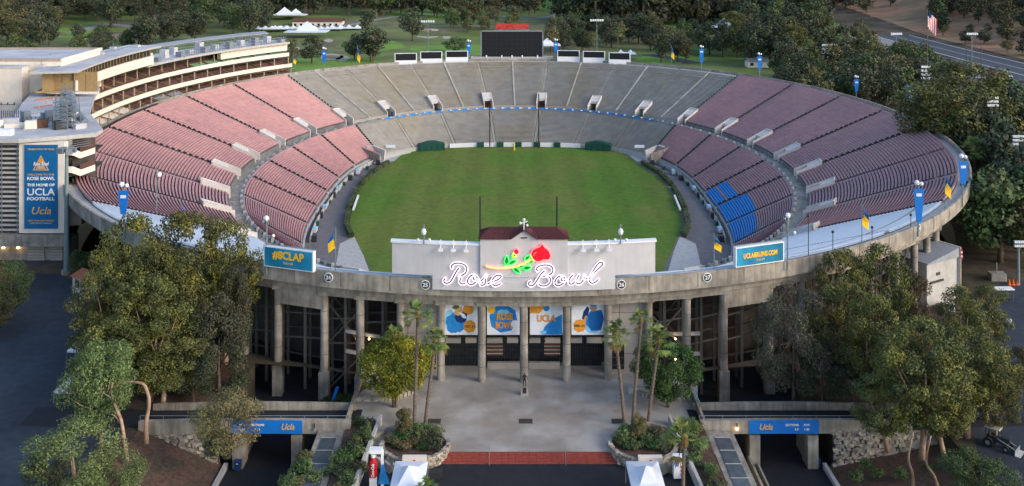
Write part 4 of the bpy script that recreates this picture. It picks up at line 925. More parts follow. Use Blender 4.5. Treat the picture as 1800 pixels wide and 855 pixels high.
# ---------------------------------------------------------------- cuttings, bridges
for s_, nm in ((-1, 'left'), (1, 'right')):
    S = lambda l: [(s_*x, y, z) for x, y, z in l]
    b = MB(); b.quad(S([(23, 60, -5.02), (56, 60, -5.02), (56, 131, -5.02), (46, 175, -5.02), (23, 175, -5.02)]), 'asphalt_dark'); struct(b.build('underpass_road'))
    e = empty('road_bridge', (s_*35, 133.7, 0), 'low concrete road bridge with blue sign over the %s underpass' % nm, 'bridge', 'bridges over the underpasses')
    def B(mb, n, par=None): o = mb.build(n, e if par is None else par); return o
    X0, X1 = (-12.4, 15) if s_ > 0 else (-15, 12.4)
    def camber(x): return .28*(1-((x-0)/15)**2)
    b = MB(); n = 14
    b.box((0, .3, -.22), (26.4, 4.7, .5), 'asphalt_dark'); B(b, 'deck')
    b = MB()
    for k in range(n):
        xa, xb = lerp(X0, X1, k/n), lerp(X0, X1, (k+1)/n); ca, cb = camber(xa), camber(xb)
        b.hexa([(xa, -2.9, -.75+ca), (xb, -2.9, -.75+cb), (xb, -2.4, -.75+cb), (xa, -2.4, -.75+ca)], [(xa, -2.9, 1.05+ca), (xb, -2.9, 1.05+cb), (xb, -2.4, 1.05+cb), (xa, -2.4, 1.05+ca)], 'concrete')
    B(b, 'front_parapet')
    for k in range(9):
        xa, xb = lerp(X0, X1, k/9)+.03, lerp(X0, X1, (k+1)/9)-.03; ca, cb = camber(xa), camber(xb); b = MB()
        b.hexa([(xa, 2.4, -.7), (xb, 2.4, -.7), (xb, 2.8, -.7), (xa, 2.8, -.7)], [(xa, 2.4, .8+ca), (xb, 2.4, .8+cb), (xb, 2.8, .8+cb), (xa, 2.8, .8+ca)], 'concrete'); B(b, 'rear_parapet_panel')
    b = MB(); b.bar((X0, -2.2, 1.5), (X1, -2.2, 1.5), .07, 'metal_grey')
    for k in range(10): b.bar((lerp(X0, X1, k/9), -2.2, .2), (lerp(X0, X1, k/9), -2.2, 1.5), .06, 'metal_grey')
    B(b, 'guard_rail')
    xs0, xs1 = (-6.1, 2.9) if s_ > 0 else (-2.9, 6.2); xm = (xs0+xs1)/2
    for xx in (xs0+.75, xs1-.75):
        b = MB(); b.box((xx, -1.7, -2.9), (1.35, 2.6, 4.4), 'concrete'); B(b, 'pier'); b = MB(); b.box((xx, 1.5, -2.9), (.9, 3.2, 4.4), 'concrete'); B(b, 'rear_pier')
    sgn = MB(); m_ = 10
    for k in range(m_):
        xa, xb = lerp(xs0, xs1, k/m_), lerp(xs0, xs1, (k+1)/m_); ca, cb = camber(xa), camber(xb)
        sgn.hexa([(xa, -3.0, -.72+ca), (xb, -3.0, -.72+cb), (xb, -2.91, -.72+cb), (xa, -2.91, -.72+ca)], [(xa, -3.0, 1.0+ca), (xb, -3.0, 1.0+cb), (xb, -2.91, 1.0+cb), (xa, -2.91, 1.0+ca)], 'blue_sign')
    sg_ = B(sgn, 'blue_panel'); sg_['label'] = 'blue sign panel'
    dx = -1
    put_text('Ucla', 1.05, 'gold', (xs0+2.1 if s_ > 0 else xs1-1.9, -3.05, .42), 0, e, .03, 1.7, shear=.3)
    if s_ > 0: put_text('SECTIONS', .38, 'white', (xm+1.0, -3.05, .68), 0, e, .012, 1.7); put_text('ROW', .38, 'white', (xm+2.9, -3.05, .68), 0, e, .012, .8); put_text('5-9', .38, 'white', (xm+1.6, -3.05, .12), 0, e, .012); put_text('1-50', .38, 'white', (xm+2.9, -3.05, .12), 0, e, .012)
    else: put_text('SECTIONS', .38, 'white', (xm-1.2, -3.05, .68), 0, e, .012, 1.7); put_text('ROW', .38, 'white', (xm-3.2, -3.05, .68), 0, e, .012, .8); put_text('19-21', .38, 'white', (xm-1.3, -3.05, .12), 0, e, .012); put_text('1-50', .38, 'white', (xm-3.2, -3.05, .12), 0, e, .012)
    lx = xs0-1.6 if s_ > 0 else xs1+1.6
    b = MB(); b.ball((lx, -3.1, -.05+.25), .14, 'lamp_glow' if s_ > 0 else 'metal_grey'); b.bar((lx, -3.05, .3), (lx, -3.05, .9), .12, 'metal_dark'); B(b, 'wall_lamp')
    # divider strip between the two lanes, side walls of the cutting
    b = MB(); b.box((s_*30.0, 124, -4.6), (.25, 24, .8), 'concrete'); tag(b.build('lane_divider'), 'thin pale concrete divider between the lanes of the %s cutting' % nm, 'wall', 'lane dividers in the cuttings')
    b = MB(); b.box((s_*28.9, 121, -4.2), (.3, 20, 1.5), 'concrete'); tag(b.build('lane_divider'), 'taller outer concrete divider in the %s cutting' % nm, 'wall', 'lane dividers in the cuttings')
    b = MB(); b.box((s_*23.35, 140, -2.6), (.3, 17.5, 5.1), 'concrete'); b.box((s_*23.25, 129, -2.6), (.2, 8, 5.1), 'concrete'); b.bar((s_*23.2, 131.2, .6), (s_*23.2, 145.5, .6), .3, 'concrete', 1.15); tag(b.build('retaining_wall'), 'concrete retaining wall between the plaza and the %s underpass' % nm, 'wall', 'retaining walls of the underpasses')
    b = MB(); b.quad(S([(38.6, 100, -4.99), (38.6, 131.2, -4.99), (50, 131.2, .02), (50, 100, .02)] if s_ < 0 else [(38.6, 100, -4.99), (38.6, 131.2, -4.99), (54, 131.2, -1.6), (54, 100, -1.6)]), 'mulch')
    b.quad(S([(40, 131, -5), (40, 151, -5), (40, 151, 0), (40, 131, 0)]), 'ground')
    if s_ > 0: b.quad(S([(54, 100, -1.6), (54, 131.2, -1.6), (54, 131.2, .01), (54, 100, .01)]), 'ground')
    struct(b.build('embankment'))
    b = MB(); b.bar((s_*38.7, 131, -4.7), (s_*38.9, 112, -4.9), .5, 'concrete_light', .7); tag(b.build('kerb_wall'), 'pale kerb wall at the foot of the bank beside the %s underpass road' % nm, 'wall')
    # rubble wing wall
    e2 = empty('rubble_wall', (s_*47, 131.2, -2), 'rough rubble stone retaining wall beside the %s bridge' % nm, 'wall', 'rubble walls beside the bridges')
    b = MB(); x1_ = 15 if s_ > 0 else 20
    for j in range(9):
        for k in range(int(x1_/.62)):
            xx = -7+k*.62+(j % 2)*.3; zt = 2.0-(0 if s_ < 0 else max(0, xx+3)*.12)
            zz = -2.6+j*.52
            if zz > zt: continue
            q = rnd
            b.rock((s_*(xx+q.uniform(-.12, .12)), q.uniform(-.12, .08)-(.25 if s_ > 0 else 0), zz+q.uniform(-.1, .1)), (.62*q.uniform(.6, 1.25), .6, .5*q.uniform(.65, 1.2)), 'stone', q.uniform(-.1, .1), q, .22)
    b.box((s_*(x1_/2-7), .25, -.6), (x1_, .4, 4.6), 'concrete'); struct(b.build('wall_stones', e2), 'stuff')
b = MB()                                       # curved pale ramp wall on the right corner with blue handrail
b.bar((23.4, 146, .2), (24.3, 138.5, -.8), .12, 'blue_light', .5); tag(b.build('blue_rail'), 'pale blue sloping rail beside the right entrance corner', 'railing')
b = MB(); b.bar((-27.9, 146.5, -4.4), (-27.3, 149, -2.6), .45, 'blue_sign', .2); tag(b.build('blue_barrier'), 'blue barrier panel leaning down under the left bays', 'barrier')

# ---------------------------------------------------------------- vegetation
def mesh_np(name, V_, nper, mats, mi=None):
    """V_: (n,nper,3) array of loose faces"""
    n = len(V_); me = bpy.data.meshes.new(name); me.vertices.add(n*nper); me.vertices.foreach_set('co', V_.reshape(-1).astype(np.float32))
    me.loops.add(n*nper); me.loops.foreach_set('vertex_index', np.arange(n*nper, dtype=np.int32)); me.polygons.add(n)
    me.polygons.foreach_set('loop_start', np.arange(0, n*nper, nper, dtype=np.int32)); me.polygons.foreach_set('loop_total', np.full(n, nper, dtype=np.int32))
    for m in mats: me.materials.append(M[m])
    if mi is not None: me.polygons.foreach_set('material_index', mi.astype(np.int32))
    me.update(); me.validate(); return me
def leaves(blobs, per, size, seed, flat=.75, fill=.5):
    """clumps of small leaf faces: each blob (x,y,z,r) gets faces scattered through its outer volume"""
    rg = np.random.default_rng(seed); out = []
    for (x, y, z, r) in blobs:
        n = max(20, int(per*r*r)); d = rg.normal(size=(n, 3)); d /= np.linalg.norm(d, axis=1)[:, None]
        rad = r*(fill+(1-fill)*rg.random(n)**.5)*(1+.08*rg.normal(size=n)); c = d*rad[:, None]*np.array([1, 1, flat])+np.array([x, y, z])
        nrm = d*.8+rg.normal(size=(n, 3))*.5+np.array([0, 0, .35]); nrm /= np.linalg.norm(nrm, axis=1)[:, None]
        a = np.cross(nrm, rg.normal(size=(n, 3))); a /= np.linalg.norm(a, axis=1)[:, None]; b_ = np.cross(nrm, a)
        s = size*(.6+.8*rg.random(n))[:, None]; e = .45+.3*rg.random(n)[:, None]
        out.append(np.stack([c-a*s, c+b_*s*e, c+a*s, c-b_*s*e], 1))
    return np.concatenate(out)
def crown_blobs(rg, W, H, z0, n, r0, r1, shape='round'):
    bl_ = []
    for i in range(n*6):
        if len(bl_) >= n: break
        u = rg.random(); th = rg.random()*2*math.pi
        if shape == 'round': pr = math.sqrt(max(0, 1-(2*u-1)**2))
        elif shape == 'tall': pr = (1-u)**.5*(.5+u*.5)*1.4
        elif shape == 'cone': pr = 1-u*.9
        else: pr = math.sqrt(max(0, 1-u**2)) * (1 if u > .15 else .7)
        rr = W/2*pr*(.55+.45*rg.random()); r = r0+(r1-r0)*rg.random(); p = (rr*math.cos(th), rr*math.sin(th), z0+H*u, r)
        if all((p[0]-q[0])**2+(p[1]-q[1])**2+(p[2]-q[2])**2 > (.75*min(r, q[3]))**2 for q in bl_): bl_.append(p)
    return bl_
# unit trees: about 10 m high; ('crown mesh', 'trunk mesh')
def make_tree(name, seed, W, H, z0, nb, r0, r1, per, size, m, mt, shape='round', trunks=1, tr=.28, lean=.0, flat=.8):
    rg = random.Random(seed); bl_ = crown_blobs(rg, W, H, z0, nb, r0, r1, shape)
    cm = mesh_np(name+'_crown', leaves(bl_, per, size, seed, flat), 4, [m])
    mb = MB(); sx = rg.uniform(-1, 1)*lean; base = [(0, 0, -.3), (sx*.4, 0, z0*.45), (sx, rg.uniform(-.3, .3), z0+H*.15), (sx*1.2, 0, z0+H*.5)]
    mb.tube(base, [tr, tr*.75, tr*.55, tr*.2], mt, 7)
    for q in sorted(bl_, key=lambda q: -q[3])[:6]:
        st_ = Vector(base[2]).lerp(Vector(base[1]), rg.random()*.7); en = Vector(q[:3]); md = st_.lerp(en, .55)+Vector((0, 0, -.2)); mb.tube([st_, md, en], [tr*.3, tr*.2, tr*.06], mt, 5)
    tmp = mb.build('trunk', smooth=True); tm = tmp.data; bpy.data.objects.remove(tmp)
    return cm, tm
KIND = {}
for i in range(4): KIND['euc%d' % i] = make_tree('eucalyptus', 10+i, 6.6, 7.2, 2.4, 64, .5, .95, 480, .09, 'leaf_euc', 'bark', 'round', lean=1.0, flat=.8)
for i in range(3): KIND['far_dark%d' % i] = make_tree('far_tree', 30+i, 6.5, 6.4, 2.6, 22, 1.0, 1.7, 50, .26, 'leaf_dark', 'bark_dark', ('round', 'dome', 'round')[i])
for i in range(2): KIND['far_tall%d' % i] = make_tree('far_tree', 40+i, 4.6, 7.6, 2.0, 20, .8, 1.3, 60, .24, 'leaf_dark', 'bark_dark', 'tall')
for i in range(2): KIND['far_mid%d' % i] = make_tree('far_tree', 50+i, 7, 6, 2.6, 22, 1.0, 1.6, 50, .26, 'leaf_mid', 'bark_dark', 'dome')
for i in range(2): KIND['far_olive%d' % i] = make_tree('far_tree', 60+i, 6.6, 6, 2.6, 24, .9, 1.5, 60, .24, 'leaf_olive', 'bark_dark', 'round')
KIND['light0'] = make_tree('light_tree', 70, 8, 5.5, 3, 30, .8, 1.3, 300, .10, 'leaf_light', 'bark', 'round', lean=1)
KIND['mid0'] = make_tree('oak', 71, 9, 6, 2.2, 34, .9, 1.5, 260, .115, 'leaf_mid', 'bark_dark', 'round'); KIND['olive0'] = make_tree('olive', 72, 9, 6.2, 1.9, 34, .9, 1.5, 260, .115, 'leaf_olive', 'bark_dark', 'round')
KIND['grey0'] = make_tree('grey_tree', 73, 9.5, 8, 1.2, 60, .8, 1.4, 330, .085, 'leaf_grey', 'bark_dark', 'round')
KIND['yellow0'] = make_tree('citrus', 74, 9.5, 6.6, 2.4, 46, 1.0, 1.5, 300, .14, 'leaf_yellow', 'bark_dark', 'round'); KIND['green0'] = make_tree('fig', 75, 9.5, 6.8, 2.4, 46, 1.0, 1.5, 300, .14, 'leaf_green', 'bark_dark', 'round')
KIND['dark0'] = make_tree('near_dark', 76, 7, 8, 1.6, 36, .8, 1.3, 240, .12, 'leaf_dark', 'bark_dark', 'round'); KIND['ball0'] = make_tree('ball', 77, 7, 7, 2.6, 26, 1.2, 1.8, 300, .16, 'leaf_olive', 'bark_dark', 'round')
KIND['cone0'] = make_tree('cone', 78, 6, 8, 1, 30, .7, 1.2, 300, .15, 'leaf_mid', 'bark_dark', 'cone')
EXT = {}
for k_, (cm_, _t) in KIND.items():
    co_ = np.empty(len(cm_.vertices)*3, dtype=np.float32); cm_.vertices.foreach_get('co', co_); co_ = co_.reshape(-1, 3); EXT[k_] = (float(np.percentile(co_[:, 0], 99)-np.percentile(co_[:, 0], 1)), float(np.percentile(co_[:, 2], 99.7)))
def shrub_mesh(seed, m):
    rg = random.Random(seed); bl_ = [(rg.uniform(-.5, .5), rg.uniform(-.5, .5), rg.uniform(.35, .8), rg.uniform(.35, .6)) for _ in range(8)]
    return mesh_np('shrub', leaves(bl_, 420, .085, seed), 4, [m])
SH = [shrub_mesh(90+i, m) for i, m in enumerate(('leaf_mid', 'leaf_light', 'leaf_olive', 'leaf_dark', 'leaf_green'))]
def tree(kind, X, Y, h, wx, label, cat='tree', group=None, z=None, rz=None, name='tree'):
    cm, tm = KIND[kind]; z = hill(X, Y) if z is None else z
    e = empty(name, (X, Y, z), label, cat, group); e.scale = (h/10*wx, h/10*wx, h/10); e.rotation_euler.z = rnd.random()*6.28 if rz is None else rz
    c = bpy.data.objects.new('crown', cm); C.objects.link(c); c.parent = e; t = bpy.data.objects.new('trunk', tm); C.objects.link(t); t.parent = e; return e
def ptree(kind, px, ytop, ybase, wpx, label, group=None, z=0.0, name='tree', cat='tree'):
    X, Y = g(px, ybase, z); h = (ybase-ytop)*Y/F; ww = wpx*Y/F
    cw, ch = EXT[kind]
    e = tree(kind, X, Y, h*10/ch, ww/cw/(h/ch), label, cat, group, z, name=name); return e
gl, gr_ = 'tall gum trees left of the bowl', 'tall gum trees right of the bowl'
LT = [('euc0', 232, 378, 655, 125), ('euc1', 330, 372, 650, 135), ('euc2', 398, 388, 640, 105), ('euc3', 190, 470, 690, 110), ('euc1', 262, 486, 706, 140), ('euc0', 300, 440, 670, 110), ('euc2', 205, 560, 730, 130), ('euc3', 285, 570, 715, 120), ('dark0', 385, 520, 690, 100), ('dark0', 340, 600, 712, 90), ('dark0', 415, 470, 660, 60)]
ll = ['tall gum tree at the far left end of the grove before the bowl', 'tallest gum tree of the left grove, crown up to the pink seats', 'gum tree reaching over the rim left of the #8CLAP board', 'gum tree hanging over the dark asphalt lot', 'broad gum tree in the middle of the left grove', 'slender gum tree behind the broad one of the left grove', 'low gum tree behind the light green one at the lot edge', 'low gum tree at the foot of the left grove', 'dark bushy tree in front of the left columns', 'small dark tree above the stone wall on the left', 'narrow dark tree against the leftmost visible column']
for (k, a, b_, c, d), l_ in zip(LT, ll): ptree(k, a, b_, c, d, l_, gl)
ptree('light0', 178, 600, 800, 120, 'light green leafy tree leaning over the asphalt lot')
ptree('olive0', 402, 690, 800, 112, 'rounded olive green tree beside the left bridge pier')
ptree('light0', 130, 745, 905, 150, 'light green tree in the bottom left corner'); ptree('dark0', 82, 790, 900, 80, 'small dark tree at the bottom left corner edge'); ptree('mid0', 200, 800, 900, 90, 'green bushy tree beside the bare trunk at bottom left')
ptree('dark0', 385, 762, 812, 55, 'dark low bush at the foot of the olive green tree', name='bush', cat='bush')
ptree('mid0', 20, 455, 560, 70, 'dark green tree cut by the left edge before the pavilion'); ptree('olive0', -20, 470, 590, 90, 'olive tree at the left edge of the lot')
ptree('mid0', 142, 440, 490, 40, 'small green tree beside the large lamp pole', name='bush', cat='bush')
# pale bare leaning trunks
def bare(name, pix, rads, label, Y0):
    b = MB(); P_ = []
    for px, py in pix: X, Z = at(px, py, Y0); P_.append((X, Y0, Z))
    b.tube(smooth3(P_), [lerp(rads[0], rads[1], i/((len(P_)-1)*5)) for i in range((len(P_)-1)*5+1)], 'bark', 8); o = b.build('trunk', smooth=True); return o
def smooth3(pts, n=5):
    out = []; N = len(pts)
    for i in range(N-1):
        p0, p1, p2, p3 = pts[max(i-1, 0)], pts[i], pts[i+1], pts[min(i+2, N-1)]
        for k in range(n):
            u = k/n; out.append(tuple(.5*((2*p1[c])+(-p0[c]+p2[c])*u+(2*p0[c]-5*p1[c]+4*p2[c]-p3[c])*u*u+(-p0[c]+3*p1[c]-3*p2[c]+p3[c])*u**3) for c in range(3)))
    out.append(tuple(pts[-1])); return out
e = empty('leaning_tree', (0, 0, 0), 'gum tree with pale bare trunk arching left over the brown bank', 'tree'); Yt = g(258, 780)[1]
o = bare('trunk', [(258, 780), (257, 745), (262, 710), (259, 690), (252, 676), (235, 672), (215, 673), (203, 680)], (.30, .11), '', Yt); o.parent = e
rgb = random.Random(5); bl_ = []
for i in range(22):
    px, py = rgb.uniform(140, 225), rgb.uniform(618, 700); X, Z = at(px, py, Yt); bl_.append((X, Yt+rgb.uniform(-2.5, 2.5), Z, rgb.uniform(.9, 1.5)))
c = bpy.data.objects.new('crown', mesh_np('crown', leaves(bl_, 300, .13, 5), 4, ['leaf_light'])); C.objects.link(c); c.parent = e
e = empty('leaning_tree', (0, 0, 0), 'thin forked pale trunk below the light green tree at left', 'tree'); o = bare('trunk', [(224, 812), (220, 785), (213, 740), (203, 715), (196, 690), (198, 672)], (.28, .1), '', g(224, 812)[1]); o.parent = e
b = MB()
for p_ in ([(206, 720), (196, 700), (180, 690)], [(215, 750), (206, 735), (196, 728)]): b.tube([( *at(q[0], q[1], g(224, 812)[1])[:1], g(224, 812)[1], at(q[0], q[1], g(224, 812)[1])[1]) for q in p_], .08, 'bark', 6)
b.build('branch', e)
RT = [('grey0', 1395, 500, 706, 130), ('euc1', 1478, 438, 640, 80), ('euc0', 1548, 430, 640, 100), ('euc3', 1480, 500, 700, 110), ('euc2', 1535, 520, 730, 110), ('euc0', 1620, 560, 800, 150), ('euc1', 1560, 650, 790, 110), ('euc3', 1700, 575, 770, 110), ('euc2', 1735, 600, 740, 100), ('euc0', 1690, 505, 680, 90), ('euc2', 1735, 500, 650, 80), ('olive0', 1610, 480, 600, 55), ('euc1', 1660, 640, 800, 110), ('euc3', 1590, 575, 730, 90), ('dark0', 1445, 600, 712, 90), ('euc2', 1640, 590, 700, 90), ('dark0', 1500, 610, 716, 100), ('euc0', 1750, 640, 780, 75)]
rl = ['greyish dark tree in front of the right hand columns', 'gum tree reaching up to the white covered stands on the right', 'tall gum tree left of the white gatehouse', 'gum tree behind the right bridge, next to the grey tree', 'bushy gum tree above the right rubble wall', 'biggest gum tree of the right grove, full round crown', 'low gum tree overhanging the right rubble wall', 'gum tree beside the right parking lot', 'gum tree at the right edge of the grove', 'gum tree in front of the white gatehouse', 'small gum tree right of the gatehouse', 'small olive tree at the left wall of the gatehouse', 'leaning gum tree with orange trunk above the right bank', 'gum tree in the middle of the right grove', 'dark low tree behind the right bridge', 'gum tree below the gatehouse', 'dark tree behind the right bridge parapet', 'gum tree beside the tractor']
for (k, a, b_, c, d), l_ in zip(RT, rl): ptree(k, a, b_, c, d, l_, gr_)
ptree('mid0', 1725, 795, 890, 110, 'blue green bush in the bottom right corner', name='bush', cat='bush'); ptree('olive0', 1795, 610, 700, 60, 'olive tree cut by the right edge beside the lot')
for (px0, y0_, px1, y1_) in ((1605, 860, 1597, 805), (1650, 862, 1628, 812)):
    Yq = g(px0, y0_, -1)[1]; o = bare('trunk', [(px0, y0_), ((px0+px1)/2+3, (y0_+y1_)/2), (px1, y1_), (px1+8, y1_-45)], (.2, .1), '', Yq); o.name = 'bare_trunk'
    tag(o, {1605: 'pale bare trunk on the right bank, nearest the rubble wall', 1650: 'curved orange brown trunk on the right bank'}[px0], 'tree', 'bare trunks on the right bank')
ptree('yellow0', 692, 592, 716, 118, 'round yellow green tree at the left corner of the plaza'); ptree('green0', 1174, 606, 716, 106, 'round dark green tree at the right corner of the plaza')
ptree('ball0', 710, 716, 772, 27, 'small clipped ball tree in the left planter'); ptree('ball0', 1123, 728, 778, 26, 'small clipped ball tree in the right planter'); ptree('cone0', 646, 740, 785, 22, 'small cone shaped conifer on the left planting strip')
def shrub(k, X, Y, s, label, group, z=0.1):
    o = bpy.data.objects.new('shrub', SH[k]); C.objects.link(o); o.location = (X, Y, z); o.scale = (s, s, s*rnd.uniform(.8, 1.1)); o.rotation_euler.z = rnd.random()*6; return tag(o, label, 'shrub', group)
for s_, cx, nm in ((-1, -13.8, 'left'), (1, 14.6, 'right')):
    for i in range(20):
        a = i*2.4; r_ = 3.4*math.sqrt((i+.5)/20)
        yy = 126.9+r_*math.sin(a)*.85
        if yy < 124.6: continue
        shrub(i % 5 if nm == 'left' else (i*3+4) % 5, cx+r_*math.cos(a), yy, rnd.uniform(1.0, 1.4), 'leafy green shrub packed inside the %s round planter' % nm, 'shrubs in the %s planter' % nm, .3)
    for i in range(16):
        shrub((i*7+(s_ > 0)) % 5, s_*(21.2+rnd.uniform(-.9, 1.2)), 114.5+i*1.15, rnd.uniform(.8, 1.5), 'leafy shrub growing in the planting strip beside the %s skylights' % nm, 'shrubs in the %s planting strip' % nm)
for i in range(12): 
    X, Y = g(rnd.uniform(500, 645), rnd.uniform(800, 860)); shrub(i % 3, X, Y, rnd.uniform(.9, 1.6), 'bushy shrub at the lower end of the left planting strip', 'shrubs at the lower left strip', -.2)
for i in range(9): 
    X, Y = g(rnd.uniform(240, 420), rnd.uniform(640, 700)); shrub(3 if i % 2 else 0, X, Y, rnd.uniform(1.2, 2.2), 'low dark shrub on the brown ground under the left gum trees', 'shrubs under the left gum trees')
for (px, py) in ((1520, 825), (1545, 838), (1500, 842), (1640, 835), (1580, 842)):
    X, Y = g(px, py, -3); shrub(0, X, Y, 1.2, 'small green bush on the brown bank right of the underpass', 'bushes on the right bank', -3.1)
for i in range(10):
    X, Y = g(rnd.uniform(575, 632), rnd.uniform(690, 710), -4); shrub(4, X, 145+rnd.random()*3, rnd.uniform(1.3, 2), 'dark green shrub in the shade under the left bays', 'shrubs under the left bays', -4.8)
# fan palms
def palm_meshes(seed, big=1.0):
    rg = random.Random(seed); fr = MB()
    for i in range(34):
        az = rg.random()*6.283; el = rg.uniform(-.75, 1.35); L = rg.uniform(1.0, 1.5)*big; d = Vector((math.cos(az)*math.cos(el), math.sin(az)*math.cos(el), math.sin(el))); m = 'leaf_palm' if el > -.55 else 'frond_dry'
        tip = d*L+Vector((0, 0, -.1)); fr.bar((0, 0, 0), tip, .05, m); s_ = d.cross(Vector((0, 0, 1))); s_ = s_.normalized() if s_.length > .1 else Vector((1, 0, 0)); n_ = s_.cross(d)
        for q in range(9):
            a = (q-4)*.30; e_ = d*math.cos(a)+s_*math.sin(a); w_ = (s_*math.cos(a)-d*math.sin(a))*.075*big; l2 = rg.uniform(.75, 1.0)*big
            fr.quad([tip-w_*.4, tip+e_*l2*.55-w_, tip+e_*l2+Vector((0, 0, -.22*big)), tip+e_*l2*.55+w_], m)
    t = fr.build('crown'); me = t.data; bpy.data.objects.remove(t); return me
PM = [palm_meshes(200+i) for i in range(3)]
def palm(px, ytop, ybase, Y, label, group, pxt=None, big=1.0, k=0, z=0, tr=.26):
    X, Zb = at(px, ybase, Y); Xt, Zt = at(pxt or px, ytop, Y); Zt -= 1.4*big
    e = empty('palm_tree', (X, Y, Zb), label, 'palm tree', group); b = MB(); H = Zt-Zb; dx = Xt-X
    b.tube([(0, 0, 0), (dx*.3, 0, H*.35), (dx*.7, 0, H*.7), (dx, 0, H)], [tr, tr*.8, tr*.72, tr*.8], 'bark_palm', 9); 
    for i in range(int(H/.5)): u = i*.5/H; b.tube([(dx*u, 0, H*u), (dx*u, 0, H*u+.05)], [tr*.96]*2, 'bark_palm', 9)
    b.build('trunk', e, smooth=False); b = MB(); b.ball((dx, 0, H-.1), .38*big, 'frond_dry', 8, .7*big); b.build('leaf_bases', e)
    c = bpy.data.objects.new('crown', PM[k]); C.objects.link(c); c.parent = e; c.location = (dx, 0, H); c.scale = (big,)*3; c.rotation_euler.z = rnd.random()*6
pg = 'fan palms in front of the entrance'
Yp = 128.0
palm(697, 577, 718, g(697, 716)[1], 'fan palm before the yellow green tree at left', pg, 694, .95, 0)
palm(728, 533, 752, g(728, 752)[1], 'tallest fan palm on the left of the entrance', pg, 735, 1.05, 1); palm(747, 582, 752, g(747, 752)[1], 'shorter curved fan palm right of the tallest left one', pg, 765, .95, 2)
palm(1098, 568, 748, g(1098, 750)[1], 'fan palm leaning left, nearest the right banner', pg, 1082, 1.05, 1); palm(1112, 548, 748, g(1112, 750)[1], 'tall fan palm with slim crown right of the entrance', pg, 1127, .8, 0); palm(1139, 577, 748, g(1139, 750)[1], 'fan palm before the round dark green tree', pg, 1158, 1.1, 2)
palm(1200, 745, 870, g(1200, 870)[1], 'bushy bright fan palm beside the white kiosk', pg, 1203, 1.35, 0)
palm(748, 845, 900, g(748, 900)[1], 'fan palm tip poking up at the bottom edge', pg, 748, .7, 1)
for px, yt, yb, Y in ((1713, 245, 470, 230), (1086, 50, 96, 470), (1358, 35, 120, 520), (1476, 60, 110, 480)):
    palm(px, yt, yb, Y, {1713: 'tall fan palm right of the oval rim', 1086: 'small far palm behind the rim right of the video board', 1358: 'far palm among trees at upper right', 1476: 'far palm near the road at upper right'}[px], 'palms beyond the rim', px, 1.6 if px == 1713 else 1.3, 1)
# hedges beside the field
for s_ in (-1, 1):
    for (ya, yb) in ((241, 263), (265, 287), (290, 303), (305, 318)):
        pts_ = []; n = 8
        for i in range(n+1):
            y = lerp(ya, yb, i/n); xx = np.interp(y, [205, 221, 236, 249, 262, 275, 290, 305, 318, 327], [30, 32.5, 37.0, 41, 42.6, 43.4, 43.5, 42, 39, 38.2])+1.0; pts_.append((s_*xx, y))
        b = MB()
        for i in range(n): b.bar((*pts_[i], -7.5), (*pts_[i+1], -7.5), 1.2, 'hedge', 1.1)
        e = tag(b.build('hedge'), 'clipped hedge on the %s side of the field, %s' % ('left' if s_ < 0 else 'right', {241: 'nearest stretch', 265: 'second stretch with the white bench', 290: 'third stretch', 305: 'far stretch'}[ya]), 'hedge', 'hedges beside the field')
        q = [(x+rnd.uniform(-.3, .3), y+rnd.uniform(-.8, .8), -7.25, .7) for (x, y) in pts_ for _ in range(2)]
        o = bpy.data.objects.new('foliage', mesh_np('foliage', leaves(q, 90, .16, int(ya)), 4, ['hedge'])); C.objects.link(o); o.parent = e
    b = MB(); b.bar((s_*42.3, 262, -7.2), (s_*43.1, 276, -7.2), .45, 'white', .5); tag(b.build('bench'), 'long white bench beside the %s hedge' % ('left' if s_ < 0 else 'right'), 'bench', 'white benches beside the field')
    e = empty('field_gate', (s_*27.8, oval(math.asin(.86), INN)[1]*0+269.8+74.2*(1-(27.8/51)**3)**(1/3)-1.5, -8), 'dark green covered gate in the %s corner of the far field wall' % ('left' if s_ < 0 else 'right'), 'gate', 'green corner gates', -s_*.22)
    b = MB(); b.hexa([(-4.3, -1, 0), (4.3, -1, 0), (4.3, 1, 0), (-4.3, 1, 0)], [(-4.3, -1, 2.0), (4.3, -1, 2.0), (4.3, 1, 2.2), (-4.3, 1, 2.2)], 'green_tarp'); b.hexa([(-4.3, -1, 2.0), (4.3, -1, 2.0), (4.3, 1, 2.2), (-4.3, 1, 2.2)], [(-1, -1, 3.0), (1, -1, 3.0), (1, 1, 3.0), (-1, 1, 3.0)], 'green_tarp'); b.build('cover', e)
    for q in range(-2, 3): b = MB(); b.bar((q*2, -1.06, 0), (q*1.8, -1.06, 2.1), .12, 'metal_dark'); b.build('post', e)
    e = empty('corner_tunnel', (s_*41.5, 325.5, -8), 'pale concrete tunnel mouth with ramp walls at the %s far corner' % ('left' if s_ < 0 else 'right'), 'tunnel', 'corner tunnels')
    b = MB(); b.bar((0, -3, 1.6), (s_*9, 5, 3.4), .5, 'vom_white', 3.2); b.bar((s_*1, -8, 1.6), (s_*10, -2, 3.4), .5, 'concrete', 3); b.build('side_wall', e); b = MB(); b.bar((s_*5, -1.2, 4.0), (s_*11.5, 2.5, 5.0), 3.2, 'concrete_light', .3); b.build('roof', e)
    b = MB(); b.box((s_*(-1), 4, 3.0), (3.2, .3, .9), 'white_print'); b.build('sign_board', e)
